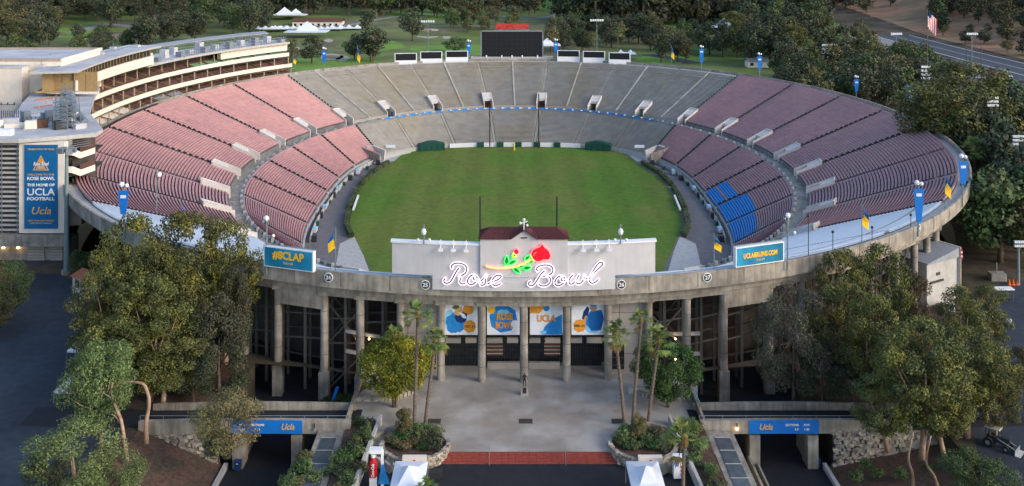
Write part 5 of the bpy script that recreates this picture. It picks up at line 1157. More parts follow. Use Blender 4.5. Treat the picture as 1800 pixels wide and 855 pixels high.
# things along the side track
for i in range(26):
    s_ = -1 if i % 2 else 1; k = i//2; y = 238+k*6.6; x, y2 = 0, y; t_ = math.asin(max(-.99, min(.99, (y-269.8)/73))) 
    xx = 51.5*(1-abs((y-269.8)/73)**2.6)**(1/2.6)-1.3; b = MB()
    if k % 3 == 0: b.box((s_*xx, y, -7.4), (1.1, 1.4, 1.4), 'metal_dark')
    elif k % 3 == 1: b.box((s_*xx, y, -7.3), (1.0, 2.4, .9), 'roof_white'); b.box((s_*xx, y, -6.8), (.8, 1.2, .4), 'blue_light')
    else: b.box((s_*xx, y, -7.6), (.9, 1.0, .9), 'green_tarp'); b.bar((s_*xx, y, -7.4), (s_*xx, y, -5.9), .15, 'metal_grey')
    tag(b.build('equipment_crate'), ('dark crate', 'white equipment case', 'green bin with pole')[k % 3]+' standing against the %s sideline wall' % ('left' if s_ < 0 else 'right'), 'crate', 'crates along the %s sideline wall' % ('left' if s_ < 0 else 'right'))
band('inner_rail', inn(-1.9+1.0), inn(-.8), -8.1, -6.9, 'concrete_light', 128, 205, 40); band('inner_rail', inn(-.9), inn(-.8), -8.1, -6.9, 'concrete_light', -25, 52, 40)
# net poles, goal base, blue ribbon on the mid aisle
for px, yt, Y, l_ in ((844, 346, 214, 'near left black net pole standing in the grass behind the sign wall'), (979, 346, 214, 'near right black net pole standing in the grass behind the sign wall'), (861, 184, 341, 'far left black net pole at the end of the field'), (947, 165, 341, 'far right black net pole at the end of the field')):
    X, Z = at(px, yt, Y); b = MB(); b.tube([(X, Y, -8.1), (X, Y, Z)], .17 if Y < 300 else .2, 'metal_dark', 8); tag(b.build('net_pole'), l_, 'pole', 'four net poles at the field ends')
X, Z = at(904, 258, 338); b = MB(); b.tube([(X, 338, -8.1), (X, 338, -5.5)], .2, 'post_yellow', 8); tag(b.build('goal_base'), 'yellow padded post at the middle of the far end line', 'goal post')
e = empty('ribbon_banner', (0, 0, 0), 'long blue and white ribbon banner along the far middle aisle', 'banner'); n = 64
for k in range(n):
    t0, t1 = R(lerp(47, 131, k/n)), R(lerp(47, 131, (k+.96)/n)); a, c = oval(t0, AIS, LOWTOP-.05), oval(t1, AIS, LOWTOP-.05); b = MB(); m_ = 'blue_mid' if (k*7) % 3 else 'metal_grey'
    b.hexa([(*a, ZA+.1), (*c, ZA+.1), (c[0], c[1]-.08, ZA+.1), (a[0], a[1]-.08, ZA+.1)], [(*a, ZA+.85), (*c, ZA+.85), (c[0], c[1]-.08, ZA+.85), (a[0], a[1]-.08, ZA+.85)], m_)
    if k % 2: xm, ym = (a[0]+c[0])/2, (a[1]+c[1])/2-.12; b.box((xm, ym, ZA+.65), (1.0, .04, .38), 'white_print'); b.box((xm+.9, ym, ZA+.55), (.5, .04, .3), 'gold')
    b.build('panel', e)
# poles with pennants, flags, lamp poles along the rim
def flag(b, x, y, z, w_, h_, m1, m2, seed):
    q = random.Random(seed); n = 8; ph = q.random()*6
    for i in range(n):
        u0, u1 = i/n, (i+1)/n; P_ = lambda u, v: (x+w_*(u*.55)+.12*math.sin(v*5+ph), y+.45*u*w_+.25*math.sin(u*7+ph), z-u*h_*.95-v*h_*.45)
        for v0, v1, m in ((0, .5, m1), (.5, 1, m2)): b.quad([P_(u0, v0), P_(u1, v0), P_(u1, v1), P_(u0, v1)], m)
FL = [(165, 315, 345), (319, 362, 385), (590, 405, 440), (1255, 415, 440), (1515, 362, 400), (1661, 305, 345), (515, 95, 112), (628, 82, 108), (1180, 82, 103)]
for i, (px, yt, yb) in enumerate(FL):
    X, Y, Z = rim_place(px, yb, -1.0) if i < 6 else (*far_y(px), 14.3)
    if i == 0: Y = 207; X = at(px, yb, Y)[0]; Z = at(px, yb, Y)[1]
    top = HC-(yt-HZP)*Y/F; b = MB(); b.tube([(X, Y, min(14.2, Z)), (X, Y, top+.4)], .07, 'pole', 6); e = b.build('flag_pole'); b = MB()
    hh = top-(HC-(yb-HZP)*Y/F); dr = -1 if px in (590,) else 1
    for k in range(8):
        u0, u1 = k/8, (k+1)/8; f_ = lambda u, s_: (X+dr*(.1+s_*.55*(1+u)+.25*math.sin(u*4)), Y-.1-.2*math.sin(u*6+s_), top-u*hh*.85-s_*hh*.28)
        b.quad([f_(u0, 0), f_(u1, 0), f_(u1, 1), f_(u0, 1)], 'blue' if k < 4 else 'yellow')
    b.build('flag', e); tag(e, ['limp blue and yellow flag at the pavilion end of the rim', 'blue and yellow flag poking above the left gum trees', 'blue and yellow flag flying just right of the #8CLAP board', 'blue and yellow flag beside the UCLABRUINS.COM board', 'blue and yellow flag above the white covered right stands', 'blue and yellow flag near the far right bend of the rim', 'small blue and yellow flag beside the pavilion on the far rim', 'small far flag between pavilion and low scoreboards', 'small far flag right of the low scoreboards'][i], 'flag', 'blue and yellow flags around the rim')
PN = [(218, 325, 382), (570, 85, 118), (824, 72, 104), (977, 70, 102), (1233, 82, 118), (1335, 95, 130), (1505, 135, 168), (1635, 182, 222), (1681, 215, 252), (1614, 322, 398), (1692, 275, 330)]
pl = ['left above the gum trees', 'on the far left rim', 'left of the video board', 'right of the video board', 'on the far rim, first past the low scoreboards', 'on the far rim at the edge of the pink seats', 'on the upper right rim', 'behind the right rim by the blue board', 'behind the right rim among dark trees', 'standing on the right front rim', 'at the right tip of the rim']
for i, (px, yt, yb) in enumerate(PN):
    X, Y, Z = rim_place(px, yb, .2) if i in (0, 9, 10) else ((*far_y(px), 14.3) if px < 1400 else (at(px, 0, {1505: 340, 1635: 300, 1681: 275}[px])[0], {1505: 340, 1635: 300, 1681: 275}[px], 5))
    top = HC-(yt-HZP)*Y/F; h_ = (yb-yt-8)*Y/F*.85; b = MB(); b.tube([(X, Y, min(Z, 13.5)), (X, Y, top)], .13, 'pole', 7); b.ball((X-.3, Y-.2, top+.1), .45, 'white', 8); b.ball((X+.5, Y-.1, top-.1), .35, 'white', 8); e = b.build('lamp_pole')
    b = MB(); w_ = .75; b.hexa([(X-w_*.6, Y-.35, top-.9-h_), (X+w_*.6, Y-.35, top-.9-h_), (X+w_*.6, Y-.25, top-.9-h_), (X-w_*.6, Y-.25, top-.9-h_)], [(X-w_*1.2, Y-.35, top-.9), (X+w_*1.2, Y-.35, top-.9), (X+w_*1.2, Y-.25, top-.9), (X-w_*1.2, Y-.25, top-.9)], 'blue_sign'); b.box((X, Y-.37, top-1.9), (.9, .03, .5), 'white_print'); b.build('pennant', e)
    tag(e, 'pole with blue pennant '+pl[i], 'lamp pole', 'lamp poles with blue pennants')
for px, yt, yb, l_ in ((469, 383, 482, 'rising from the left rim at the #8CLAP board'), (1384, 378, 475, 'rising from the rim right of the UCLABRUINS.COM board')):
    X, Y, Z = rim_place(px, yb, .35); top = HC-(yt-HZP)*Y/F; b = MB(); b.tube([(X, Y-.1, Z), (X, Y-.1, top)], .12, 'pole', 7); e = b.build('lamp_pole'); b = MB(); b.ball((X, Y-.3, top), .42, 'white', 8); b.ball((X-.5, Y-.2, top-.5), .3, 'metal_grey', 8); b.build('lamp', e); b = MB(); b.bar((X-1.1, Y-.1, top-2.6), (X+1.1, Y-.1, top-2.6), .1, 'metal_grey'); b.ball((X+1, Y-.2, top-2.6), .25, 'white', 8); b.build('cross_arm', e); tag(e, 'slim grey lamp pole '+l_, 'lamp pole')
for px, l_ in ((745, 'left wing'), (1091, 'right wing')):
    X = at(px, 430, 142.8)[0]; b = MB(); b.tube([(X, 142.9, 20.3), (X, 142.9, 23.1)], .09, 'metal_grey', 7); e = b.build('lamp_post'); b = MB(); b.ball((X, 142.7, 22.1), .38, 'white', 8, .5); b.build('lamp_head', e); b = MB(); b.bar((X-.9, 142.8, 21.0), (X+.9, 142.8, 21.0), .09, 'metal_grey')
    for q in (-.8, .8): b.ball((X+q, 142.7, 20.95), .22, 'white', 8)
    b.build('lamp_arm', e); tag(e, 'white lamp cluster standing on the %s of the sign wall' % l_, 'lamp', 'lamp clusters on the sign wall')
# small street lamps on the right rim walk
for px, yt, yb in ((1421, 380, 470), (1464, 408, 440), (1601, 378, 398), (1533, 400, 426)):
    X, Y, Z = rim_place(px, yb, -1.2); b = MB(); b.tube([(X, Y, 14.2), (X, Y, HC-(yt-HZP)*Y/F)], .06, 'metal_dark', 6); b.ball((X, Y, HC-(yt-HZP)*Y/F), .25, 'metal_dark', 8); tag(b.build('walk_lamp'), 'small black lamp on the white right stands, '+{1421: 'nearest the blue board', 1464: 'second from the blue board', 1533: 'third from the blue board', 1601: 'farthest along the rim'}[px], 'lamp', 'small black lamps on the right rim')
# big lamp pole in front of the tower
X, Y = g(117, 482); top = HC-(262-HZP)*Y/F; e = empty('floodlight_pole', (X, Y, 0), 'tall grey floodlight pole before the blue tower banner', 'lamp pole')
b = MB(); b.tube([(0, 0, 0), (0, 0, 8), (0, 0, top)], [.55, .45, .3], 'pole', 12); b.build('pole', e); b = MB(); b.tube([(0, 0, 0), (0, 0, .8)], .9, 'concrete', 12); b.build('footing', e)
for q in range(6):
    a = q*1.05; b = MB(); b.prism([(1.9*math.cos(a+d)+0, 1.2*math.sin(a+d)) if 1 else 0 for d in (-.35, .35)]+[(.5*math.cos(a+.3), .5*math.sin(a+.3)), (.5*math.cos(a-.3), .5*math.sin(a-.3))], top-.6-(.3*(q % 2)), top+.2, 'metal_grey'); b.build('lamp_head', e)
X, Y, = g(146, 500, 8)[0], 196; b = MB(); b.tube([(X, Y, 0), (X, Y, 19)], .12, 'pole', 7); b.ball((X+.5, Y, 17.5), .5, 'white', 8); tag(b.build('lamp_pole'), 'slim pole with white lamp between tower balconies and rim', 'lamp pole')

# ---------------------------------------------------------------- beyond the bowl: golf course, roads, hill, lots
sheet('asphalt_lot', [(-300, 470), (60, 480), (112, 484), (150, 530), (168, 600), (190, 680), (232, 722), (232, 744), (190, 775), (120, 840), (60, 920), (-300, 920)], 'asphalt', .015, True, True)
sheet('asphalt_lot', [(1700, 600), (1718, 545), (1760, 500), (2100, 470), (2100, 930), (1745, 930), (1740, 850), (1715, 780), (1700, 700)], 'asphalt', .015, True, True)
for s_ in (-1, 1): sheet('perimeter_road', [(s_*48, 131.3), (s_*48, 136.1), (s_*62, 137), (s_*66, 137), (s_*66, 132), (s_*62, 131.5)][::s_], 'asphalt_dark', .02)
sheet('brown_bank', [(-75, 137), (-44, 136.8), (-40.2, 136.8), (-40.2, 150), (-46, 158), (-70, 176), (-84, 182), (-75, 150)], 'mulch', .01)
sheet('brown_bank', [(40.2, 136.8), (75, 137), (78, 180), (60, 165), (40.2, 150)], 'mulch', .01)
sheet('brown_bank', [(-50.2, 100), (-50.2, 130.6), (-66, 130.6), (-72, 118), (-66, 100)], 'mulch', .01)
sheet('concourse', [oval(R(a), RIM, -2.9) for a in range(150, 216, 4)]+[oval(R(a), RIM, 9) for a in range(214, 148, -4)], 'asphalt_road', .008)
sheet('golf_course', [(-620, 420), (-260, 400), (-160, 415), (-60, 405), (60, 405), (130, 400), (215, 395), (225, 560), (228, 760), (260, 1100), (300, 1700), (-900, 1700), (-900, 700)], 'golf', .03, False, True)
def ell(cx, cy, rx, ry, n=14, seed=0):
    q = random.Random(seed); return [(cx+rx*math.cos(6.283*i/n)*(1+.12*q.uniform(-1, 1)), cy+ry*math.sin(6.283*i/n)*(1+.12*q.uniform(-1, 1))) for i in range(n)]
for i, (cx, cy, rx, ry) in enumerate(((590, 115, 90, 14), (655, 80, 60, 10), (805, 88, 80, 10), (120, 60, 60, 8), (215, 22, 60, 12), (160, 70, 40, 6), (1180, 52, 50, 7), (980, 10, 60, 8), (1180, 105, 70, 8), (760, 30, 80, 10), (1290, 75, 40, 6))):
    sheet('fairway', ell(cx, cy, rx, ry, 14, i), 'golf_bright', .08, True, True, True)
for i, (cx, cy, rx, ry) in enumerate(((583, 101, 20, 5.5), (752, 63, 20, 5), (602, 103, 12, 5), (578, 72, 8, 3), (520, 86, 7, 3), (785, 66, 7, 3))):
    sheet('bunker_lip', ell(cx, cy, rx, ry, 12, i), 'sand', .14, True, True, True)
    if rx > 15: sheet('bunker_floor', ell(cx, cy-.4, rx*.72, ry*.55, 12, i), 'dirt_path', .2, True, True, True)
def strip(name, pts, w_, m, z=.1):
    P_ = [g(*p) for p in smooth(pts, 5)]; b = MB()
    for i in range(len(P_)-1):
        a, c = Vector(P_[i]), Vector(P_[i+1]); d = (c-a).normalized(); n_ = Vector((-d.y, d.x))*w_/2
        if i == 0: pn = n_
        q = [a-pn, a+pn, c+n_, c-n_]; b.quad([(v.x, v.y, hill(v.x, v.y)+z) for v in q][::-1], m); pn = n_
    return struct(b.build(name))
strip('path', [(95, 65), (150, 54), (190, 47), (250, 50), (280, 38), (300, 25)], 9, 'path'); strip('path', [(200, 60), (235, 68), (262, 50), (285, 30), (310, 24)], 14, 'dirt_path', .13)
strip('path', [(120, 92), (150, 75), (172, 68)], 11, 'dirt_path', .12); strip('path', [(560, 60), (700, 34), (830, 24), (930, 36), (1000, 20), (1010, 12)], 6, 'path'); strip('path', [(1000, 40), (1040, 25), (1100, 18), (900, 2)][:3], 8, 'path')
strip('path', [(870, 60), (820, 52), (760, 48)], 4, 'dirt_path'); strip('path', [(1010, 72), (1060, 60), (1110, 56), (1180, 60)], 4, 'path'); strip('path', [(1250, 72), (1300, 74), (1340, 84)], 6, 'path')
strip('service_road', [(1140, 96), (1185, 104), (1220, 112)], 9, 'asphalt_road'); strip('service_road', [(1100, 42), (1150, 34), (1250, 30)], 10, 'asphalt_road')
# the valley road along the foot of the hill and the right hand car park
b = MB()
for i in range(34):
    y0, y1 = 300+i*22, 322+i*22; cx = lambda y: 246+6*math.sin(y*.008)
    for xa, xb, m, z in ((-11, 11, 'asphalt_road', .10), (-12.2, -11, 'concrete_light', .16), (11, 12.2, 'concrete_light', .16), (-.3, .3, 'concrete_light', .125)):
        b.quad([(cx(y0)+xa, y0, z), (cx(y0)+xb, y0, z), (cx(y1)+xb, y1, z), (cx(y1)+xa, y1, z)], m)
struct(b.build('valley_road'))
sheet('car_park', [(176, 300), (233, 300), (233, 510), (205, 560), (188, 540), (176, 430)], 'asphalt_road', .06)
sheet('car_park', [(190, 590), (232, 560), (232, 680), (190, 690)], 'path', .06)
b = MB()
for r_ in range(3):
    for k in range(26): b.box((184+r_*17, 380+k*5, .07), (5, .15, .012), 'white')
struct(b.build('bay_lines'), 'stuff')
sheet('dry_slope', [(264, 320), (262, 420), (261, 520), (262, 640), (264, 760), (268, 900), (300, 1100), (640, 1150), (620, 800), (520, 480), (400, 330)], 'dryhill', .15, False, True)
# cars
def car_proto(cm):
    e = empty('parked_car', (0, 0, 0)); b = MB()
    prof = [(-2.2, .35), (-2.25, .75), (-2.0, .92), (-1.1, .98), (1.0, .98), (2.05, .9), (2.25, .7), (2.2, .35)]; P0 = [(x, -.88, z) for x, z in prof]; P1 = [(x, .88, z) for x, z in prof]
    b.quad(P0, cm); b.quad(P1[::-1], cm)
    for i in range(len(prof)): j = (i+1) % len(prof); b.quad([P0[i], P1[i], P1[j], P0[j]], cm)
    b.build('body', e); b = MB(); b.hexa([(-1.3, -.8, .97), (1.25, -.8, .97), (1.25, .8, .97), (-1.3, .8, .97)], [(-.75, -.65, 1.42), (.65, -.65, 1.42), (.65, .65, 1.42), (-.75, .65, 1.42)], 'glass_dark'); b.build('windows', e)
    b = MB(); b.box((-.05, 0, 1.44), (1.4, 1.3, .05), cm); b.build('roof', e)
    for x_ in (-1.4, 1.4):
        for y_ in (-.82, .82): b = MB(); b.tube([(x_, y_-.1, .33), (x_, y_+.1, .33)], .33, 'tyre', 12); b.build('wheel', e)
    return e
CARS = {}
for i, (px, py, cm, rz, l_) in enumerate(((1770, 137, 'car_white', 0, 'white car parked in the front row of the far right car park'), (1752, 135, 'car_red', 0, 'dark red car beside the white one in the far right car park'), (1745, 131, 'car_red', 0, 'second red car in the row beside the road'), (1768, 152, 'car_dark', 0, 'black car in the second row of the far right car park'), (1786, 156, 'car_dark', .1, 'dark car right of the black one in the second row'), (1794, 146, 'car_dark', 0, 'dark car at the right edge of the car park'), (1158, 98, 'car_silver', .8, 'silver car on the service road behind the low scoreboards'), (1751, 569, 'car_silver', -.6, 'silver car half hidden by gum trees on the right'), (1668, 548, 'car_white', 1.2, 'white car behind trees below the gatehouse'), (1722, 139, 'car_silver', 0, 'silver car nearest the big tree in the far right car park'), (1735, 150, 'car_white', 0, 'white car by the big tree in the far right car park'), (1450, 56, 'car_silver', 1.5, 'silver car beside the valley road'), (1436, 58, 'car_white', 1.5, 'white car beside the valley road'), (1488, 60, 'car_dark', 1.5, 'dark car beside the valley road'), (1120, 38, 'car_silver', .2, 'far silver car right of the video board'), (1370, 3, 'car_white', .2, 'far white car at the top edge'))):
    X, Y = g(px, py)
    if cm not in CARS: e = CARS[cm] = car_proto(cm)
    else: e = copy_tree(CARS[cm])
    e.location = (X, Y, .08); e.rotation_euler.z = rz; tag(e, l_, 'car', 'parked cars')
# tents
def tent(X, Y, w_, d_, h_, label, z=0, peak=2, group='white tents', rz=0):
    e = empty('tent', (X, Y, z), label, 'tent', group, rz); b = MB(); n = peak; seg = w_/n
    for k in range(n):
        x0 = -w_/2+k*seg; c = (x0+seg/2, 0, h_+.38*min(seg, d_)); pts_ = [(x0, -d_/2, h_), (x0+seg, -d_/2, h_), (x0+seg, d_/2, h_), (x0, d_/2, h_)]; m_ = [Vector(p).lerp(Vector(c), .5)-Vector((0, 0, .1*seg)) for p in pts_]
        for i in range(4):
            j = (i+1) % 4; b.quad([pts_[i], pts_[j], m_[j], m_[i]], 'tent'); b.quad([m_[i], m_[j], c], 'tent')
        for i in range(4): j = (i+1) % 4; a, q = pts_[i], pts_[j]; b.quad([a, q, (q[0], q[1], h_-.3), (a[0], a[1], h_-.3)], 'tent')
    b.build('canopy', e); b = MB()
    for k in range(n+1):
        for s_ in (-1, 1): b.bar((-w_/2+k*seg, s_*d_/2, 0), (-w_/2+k*seg, s_*d_/2, h_), .08, 'metal_grey')
    b.build('frame_legs', e); return e
tent(*g(718, 838, 2.2), 3.8, 7.5, 2.6, 'white two peaked canopy on the street below the left planter', -.6, 1, 'white canopies at the steps'); tent(*g(1136, 838, 2.2), 3.8, 7.5, 2.6, 'white canopy on the street below the right planter', -.6, 1, 'white canopies at the steps')
tent(*g(148, 636), 3.6, 3.6, 2.4, 'small white peaked canopy on the asphalt lot behind the light tree', 0, 1, 'white canopies on the lot'); tent(*g(190, 678), 3, 3, 2.2, 'white canopy mostly hidden below the gum trees at left', 0, 1, 'white canopies on the lot'); tent(*g(122, 700), 3, 3, 1.6, 'white canopy peeking out under the light green tree', 0, 1, 'white canopies on the lot')
for i, (px, py, w_, d_, h_, n) in enumerate(((540, 66, 26, 16, 4, 1), (478, 58, 22, 9, 3, 5), (510, 57, 24, 9, 3, 6), (575, 58, 20, 8, 3, 5), (606, 57, 22, 8, 3, 4), (688, 19, 26, 20, 6, 1), (712, 8, 30, 14, 6, 2), (802, 14, 40, 20, 7, 1), (500, 40, 22, 14, 6, 1), (520, 38, 16, 12, 5, 1), (640, 8, 16, 10, 4, 2), (1272, 60, 22, 14, 5, 1), (962, 95, 14, 10, 5, 1), (1100, 104, 10, 8, 3, 2), (1135, 10, 20, 12, 4, 1))):
    tent(*g(px, py), w_, d_, h_, ['big white peaked marquee left of the far trees', 'row of small white peaks beside the pavilion roof', 'row of small white peaks before the marquee', 'row of white peaks right of the marquee', 'white peaks at the right end of the tent rows', 'white marquee near the top edge, left of centre', 'long white tent at the very top edge', 'wide white marquee at the top edge above the lawn', 'white tent among trees above the marquee', 'small white tent among the trees above the marquee', 'small white tent in the trees at the top', 'white tent among dark trees at upper right', 'white tent just right of the video board', 'low white canopy behind the rightmost low scoreboard', 'white tent at the top edge right of centre'][i], 0, n, 'white tents on the golf course')
# far buildings
for i, (px, py, w_, d_, h_, rm, l_) in enumerate(((560, 48, 34, 10, 4, 'wood_brown', 'long low building with brown roof behind the tents'), (1140, 36, 26, 12, 5, 'wood_brown', 'brown roofed building among far trees right of the video board'), (1390, 112, 12, 8, 4, 'tile_orange', 'small hut with red roof among trees behind the right rim'), (1300, 62, 16, 10, 4, 'roof_white', 'white roofed shed behind the trees at upper right'), (1330, 118, 10, 6, 3, 'path', 'low grey shed behind the far right rim'), (1490, 155, 14, 8, 4, 'white', 'white kiosk between the dark trees behind the right rim'))):
    X, Y = g(px, py); e = empty('far_building', (X, Y, 0), l_, 'building'); b = MB(); b.box((0, 0, h_/2), (w_, d_, h_), 'cream'); b.build('wall', e); b = MB()
    b.quad([(-w_/2-.5, -d_/2-.5, h_), (w_/2+.5, -d_/2-.5, h_), (w_/2+.5, 0, h_+d_*.25), (-w_/2-.5, 0, h_+d_*.25)], rm); b.quad([(-w_/2-.5, d_/2+.5, h_), (w_/2+.5, d_/2+.5, h_), (w_/2+.5, 0, h_+d_*.25), (-w_/2-.5, 0, h_+d_*.25)], rm); b.build('roof', e)
    for k in range(int(w_/4)): b = MB(); b.box((-w_/2+2+k*4, -d_/2-.05, h_*.55), (1.6, .1, 1.4), 'glass_dark'); b.build('window', e)
# stadium light masts on the fields beyond
for i, (px, yt, yb, n, m_) in enumerate(((752, 38, 96, 1, 'pole'), (1049, 36, 95, 1, 'pole'), (1331, 55, 110, 3, 'pole'), (1456, 80, 125, 4, 'pole'), (1628, 118, 200, 4, 'pole'), (1743, 172, 330, 3, 'pole'), (1788, 240, 420, 3, 'pole'), (1790, 425, 520, 2, 'pole'), (1708, 60, 150, 1, 'pole'), (1575, 60, 130, 1, 'pole'), (1725, 78, 150, 1, 'steel'), (1699, 72, 140, 1, 'steel'))):
    Y = {1743: 250, 1788: 220, 1790: 185, 1628: 330}.get(px, g(px, yb)[1]); X, Z0 = at(px, yb, Y); Z1 = HC-(yt-HZP)*Y/F; Z0 = min(Z0, hill(X, Y)) if px in (1743, 1788, 1790, 1628) else hill(X, Y)
    e = empty('light_mast', (X, Y, 0), ['light mast behind the left low scoreboards', 'light mast behind the right low scoreboards', 'light mast with three lamp rows behind the far right rim', 'light mast with four lamp rows among the upper right trees', 'light mast with four lamp rows by the flagpole', 'tall blue green mast with round lamps at the right edge', 'tall blue green mast with lamp bank cut by the right edge', 'green pole at the right edge above the lot', 'street lamp beside the valley road', 'street lamp before the dry slope', 'dark wooden pole by the valley road, right one', 'dark wooden pole by the valley road, left one'][i], 'light mast', 'light masts beyond the bowl')
    b = MB(); b.tube([(0, 0, Z0), (0, 0, Z1)], [.35, .22] if n > 1 else [.3, .16], m_, 8); b.build('mast', e)
    if m_ == 'pole':
        for k in range(n):
            b = MB(); w_ = (5.5 if px < 1500 else 4.5)*Y/400; z_ = Z1-k*1.5*Y/400; b.box((0, -.3, z_), (w_, .2, .25), 'metal_grey')
            for q in range(6): b.box((-w_/2+w_*(q+.5)/6, -.55, z_+.1), (w_/8, .5, .8*Y/400), 'white')
            b.build('lamp_row', e)
# big flagpole with striped flag
Y = 330; X, Z = at(1630, 200, Y); top = HC-(14-HZP)*Y/F; e = empty('flagpole', (X, Y, 0), 'tall flagpole with red and white striped flag above the right trees', 'flag')
b = MB(); b.tube([(0, 0, 0), (0, 0, top)], [.25, .1], 'bark_palm', 8); b.build('pole', e); b = MB()
for k in range(10):
    for s_ in range(7):
        f_ = lambda u, v: (.1+3.6*u*(.9-.25*v)+.5*v*u, -.3*math.sin(u*6+v*2), top-1.2-u*2.7-v*(4.9+.8*u))
        u0, u1 = k/10, (k+1)/10; v0, v1 = s_/7, (s_+1)/7; b.quad([f_(u0, v0), f_(u1, v0), f_(u1, v1), f_(u0, v1)], 'navy' if (k < 4 and s_ < 2) else ('red_flag' if (k % 2) else 'white'))
b.build('flag', e)
Y = 322; X, Z = at(1640, 160, Y); e = empty('scoreboard', (*at(1603, 165, 320)[:1], 320, 0), 'slanted blue and white board on posts behind the right rim', 'sign', None, .3)
zt = at(1603, 152, 320)[1]; b = MB(); b.box((0, 0, zt-2), (4.2, .5, 5), 'teal_sign'); b.build('panel', e); b = MB(); b.box((0, -.3, zt-1.2), (3.2, .1, 1.1), 'white'); b.box((0.2, -.3, zt-3), (3.0, .1, .9), 'white_print'); b.build('print', e)
for q in (-1.6, 1.6): b = MB(); b.bar((q, 0, 0), (q, 0, zt-4), .2, 'steel'); b.build('post', e)
# gatehouse on the right
X0, Y0 = g(1655, 532)
e = empty('gatehouse', (X0, Y0, 0), 'white plastered gatehouse with slanted grey roof beside the right columns', 'building', None, .55)
b = MB(); b.prism([(-4, 0), (4.5, 0), (4.5, 8.5), (-4, 8.5)], 0, 7.4, 'concrete_light'); b.build('wall', e)
b = MB(); b.hexa([(-4.3, -.4, 7.3), (4.3, -.4, 7.3), (4.3, 9, 7.3), (-4.3, 9, 7.3)], [(-4.3, -.4, 7.5), (4.3, -.4, 8.9), (4.3, 9, 8.9), (-4.3, 9, 7.5)], 'roof_grey'); b.build('roof', e)
b = MB(); b.box((4.65, 4.2, 4.3), (.3, 9.4, 9.4), 'vom_white'); b.build('front_wall', e)
for yy in (1.6, 4.2, 6.8): b = MB(); b.box((4.86, yy, 3.6), (.12, 1.6, 6.2), 'wall_beige'); b.build('window_bay', e); b = MB(); b.box((5.0, yy, 6.9), (.5, 2.0, .25), 'concrete_dark'); b.build('canopy', e)
b = MB(); b.box((-1, -.08, 5.2), (1, .1, .5), 'concrete_dark'); b.build('window', e); b = MB(); b.box((6.2, 5, 2.6), (3, 5, .25), 'bark_dark'); b.build('porch_roof', e); b = MB(); b.box((5.9, 5, 1.2), (1.8, 4.2, 2.4), 'tan_wall'); b.build('porch', e)
b = MB(); b.box((-1.5, -.2, 4), (3.4, .3, .3), 'concrete_dark'); b.build('ledge', e)
X, Y = g(1688, 534); e = empty('flagpole', (X, Y, 0), 'short flagpole with folded red and white flag before the gatehouse', 'flag'); b = MB(); b.tube([(0, 0, 0), (0, 0, 9.8)], .09, 'bark', 7); b.build('pole', e); b = MB()
for k in range(5): b.quad([(.05, -.05, 9.5-k*.35), (.38, -.1, 9.4-k*.35), (.36, -.1, 9.05-k*.35), (.05, -.05, 9.15-k*.35)], 'red_flag' if k % 2 == 0 else 'white')
b.build('flag', e)
X, Y = g(1752, 492); b = MB(); b.prism([(X-1.4, Y-1), (X+1.4, Y-1), (X+1.6, Y+1), (X-1.2, Y+1)], 0, 1.3, 'concrete'); b.bar((X, Y, 1.3), (X, Y, 3.2), .15, 'metal_grey'); tag(b.build('concrete_base'), 'grey concrete block with short post right of the gatehouse', 'block')
for i, px in enumerate((1774, 1781, 1788)):
    X, Y = g(px, 501); b = MB(); b.tube([(X, Y, 0), (X, Y, .12), (X, Y, 1.0)], [.4, .25, .07], 'orange_cone', 10); tag(b.build('traffic_cone'), 'orange marker %s in the group right of the gatehouse' % ('on the left', 'in the middle', 'on the right')[i], 'cone', 'orange cones')
X, Y = g(1764, 528); b = MB(); b.prism([(X-1.6, Y-.8), (X+1.6, Y-.8), (X+1.6, Y+.8), (X-1.6, Y+.8)], 2.0, 2.15, 'white'); [b.bar((X+a, Y+c, 0), (X+a, Y+c, 2), .08, 'steel') for a in (-1.4, 1.4) for c in (-.6, .6)]; tag(b.build('canopy'), 'small flat white canopy on posts above the right lot', 'canopy')
# tractor with loader on the right lot
X, Y = g(1752, 786); e = empty('tractor', (X, Y, 0), 'small dark tractor with pale canopy and front loader bucket on the lot', 'tractor', None, -.75)
b = MB(); b.box((.3, 0, .95), (2.2, .7, .6), 'metal_dark'); b.box((1.0, 0, 1.25), (1.2, .62, .45), 'metal_dark'); b.build('body', e); b = MB(); b.box((-.5, 0, 1.2), (.6, .6, .15), 'metal_dark'); b.box((-.78, 0, 1.5), (.12, .6, .5), 'metal_dark'); b.build('seat', e)
b = MB(); b.hexa([(-1.3, -.8, 2.4), (.6, -.8, 2.4), (.6, .8, 2.4), (-1.3, .8, 2.4)], [(-1.2, -.75, 2.5), (.5, -.75, 2.5), (.5, .75, 2.5), (-1.2, .75, 2.5)], 'sand'); b.build('canopy', e)
for x_ in (-1.1, .4):
    for y_ in (-.65, .65): b = MB(); b.bar((x_, y_, 1.1), (x_, y_, 2.4), .06, 'metal_dark'); b.build('canopy_post', e)
for x_, r_ in ((-.8, .62), (1.3, .4)):
    for y_ in (-.75, .75): b = MB(); b.tube([(x_, y_-.16, r_), (x_, y_+.16, r_)], r_, 'tyre', 16); w_ = b.build('wheel', e); b = MB(); b.tube([(x_, y_-.18, r_), (x_, y_+.18, r_)], r_*.45, 'leaf_olive' if 0 else 'metal_grey', 10); b.build('rim', w_)
b = MB(); [b.bar((.2, s_*.5, 1.3), (2.4, s_*.5, .5), .12, 'metal_grey') for s_ in (-1, 1)]; b.build('loader_arm', e)
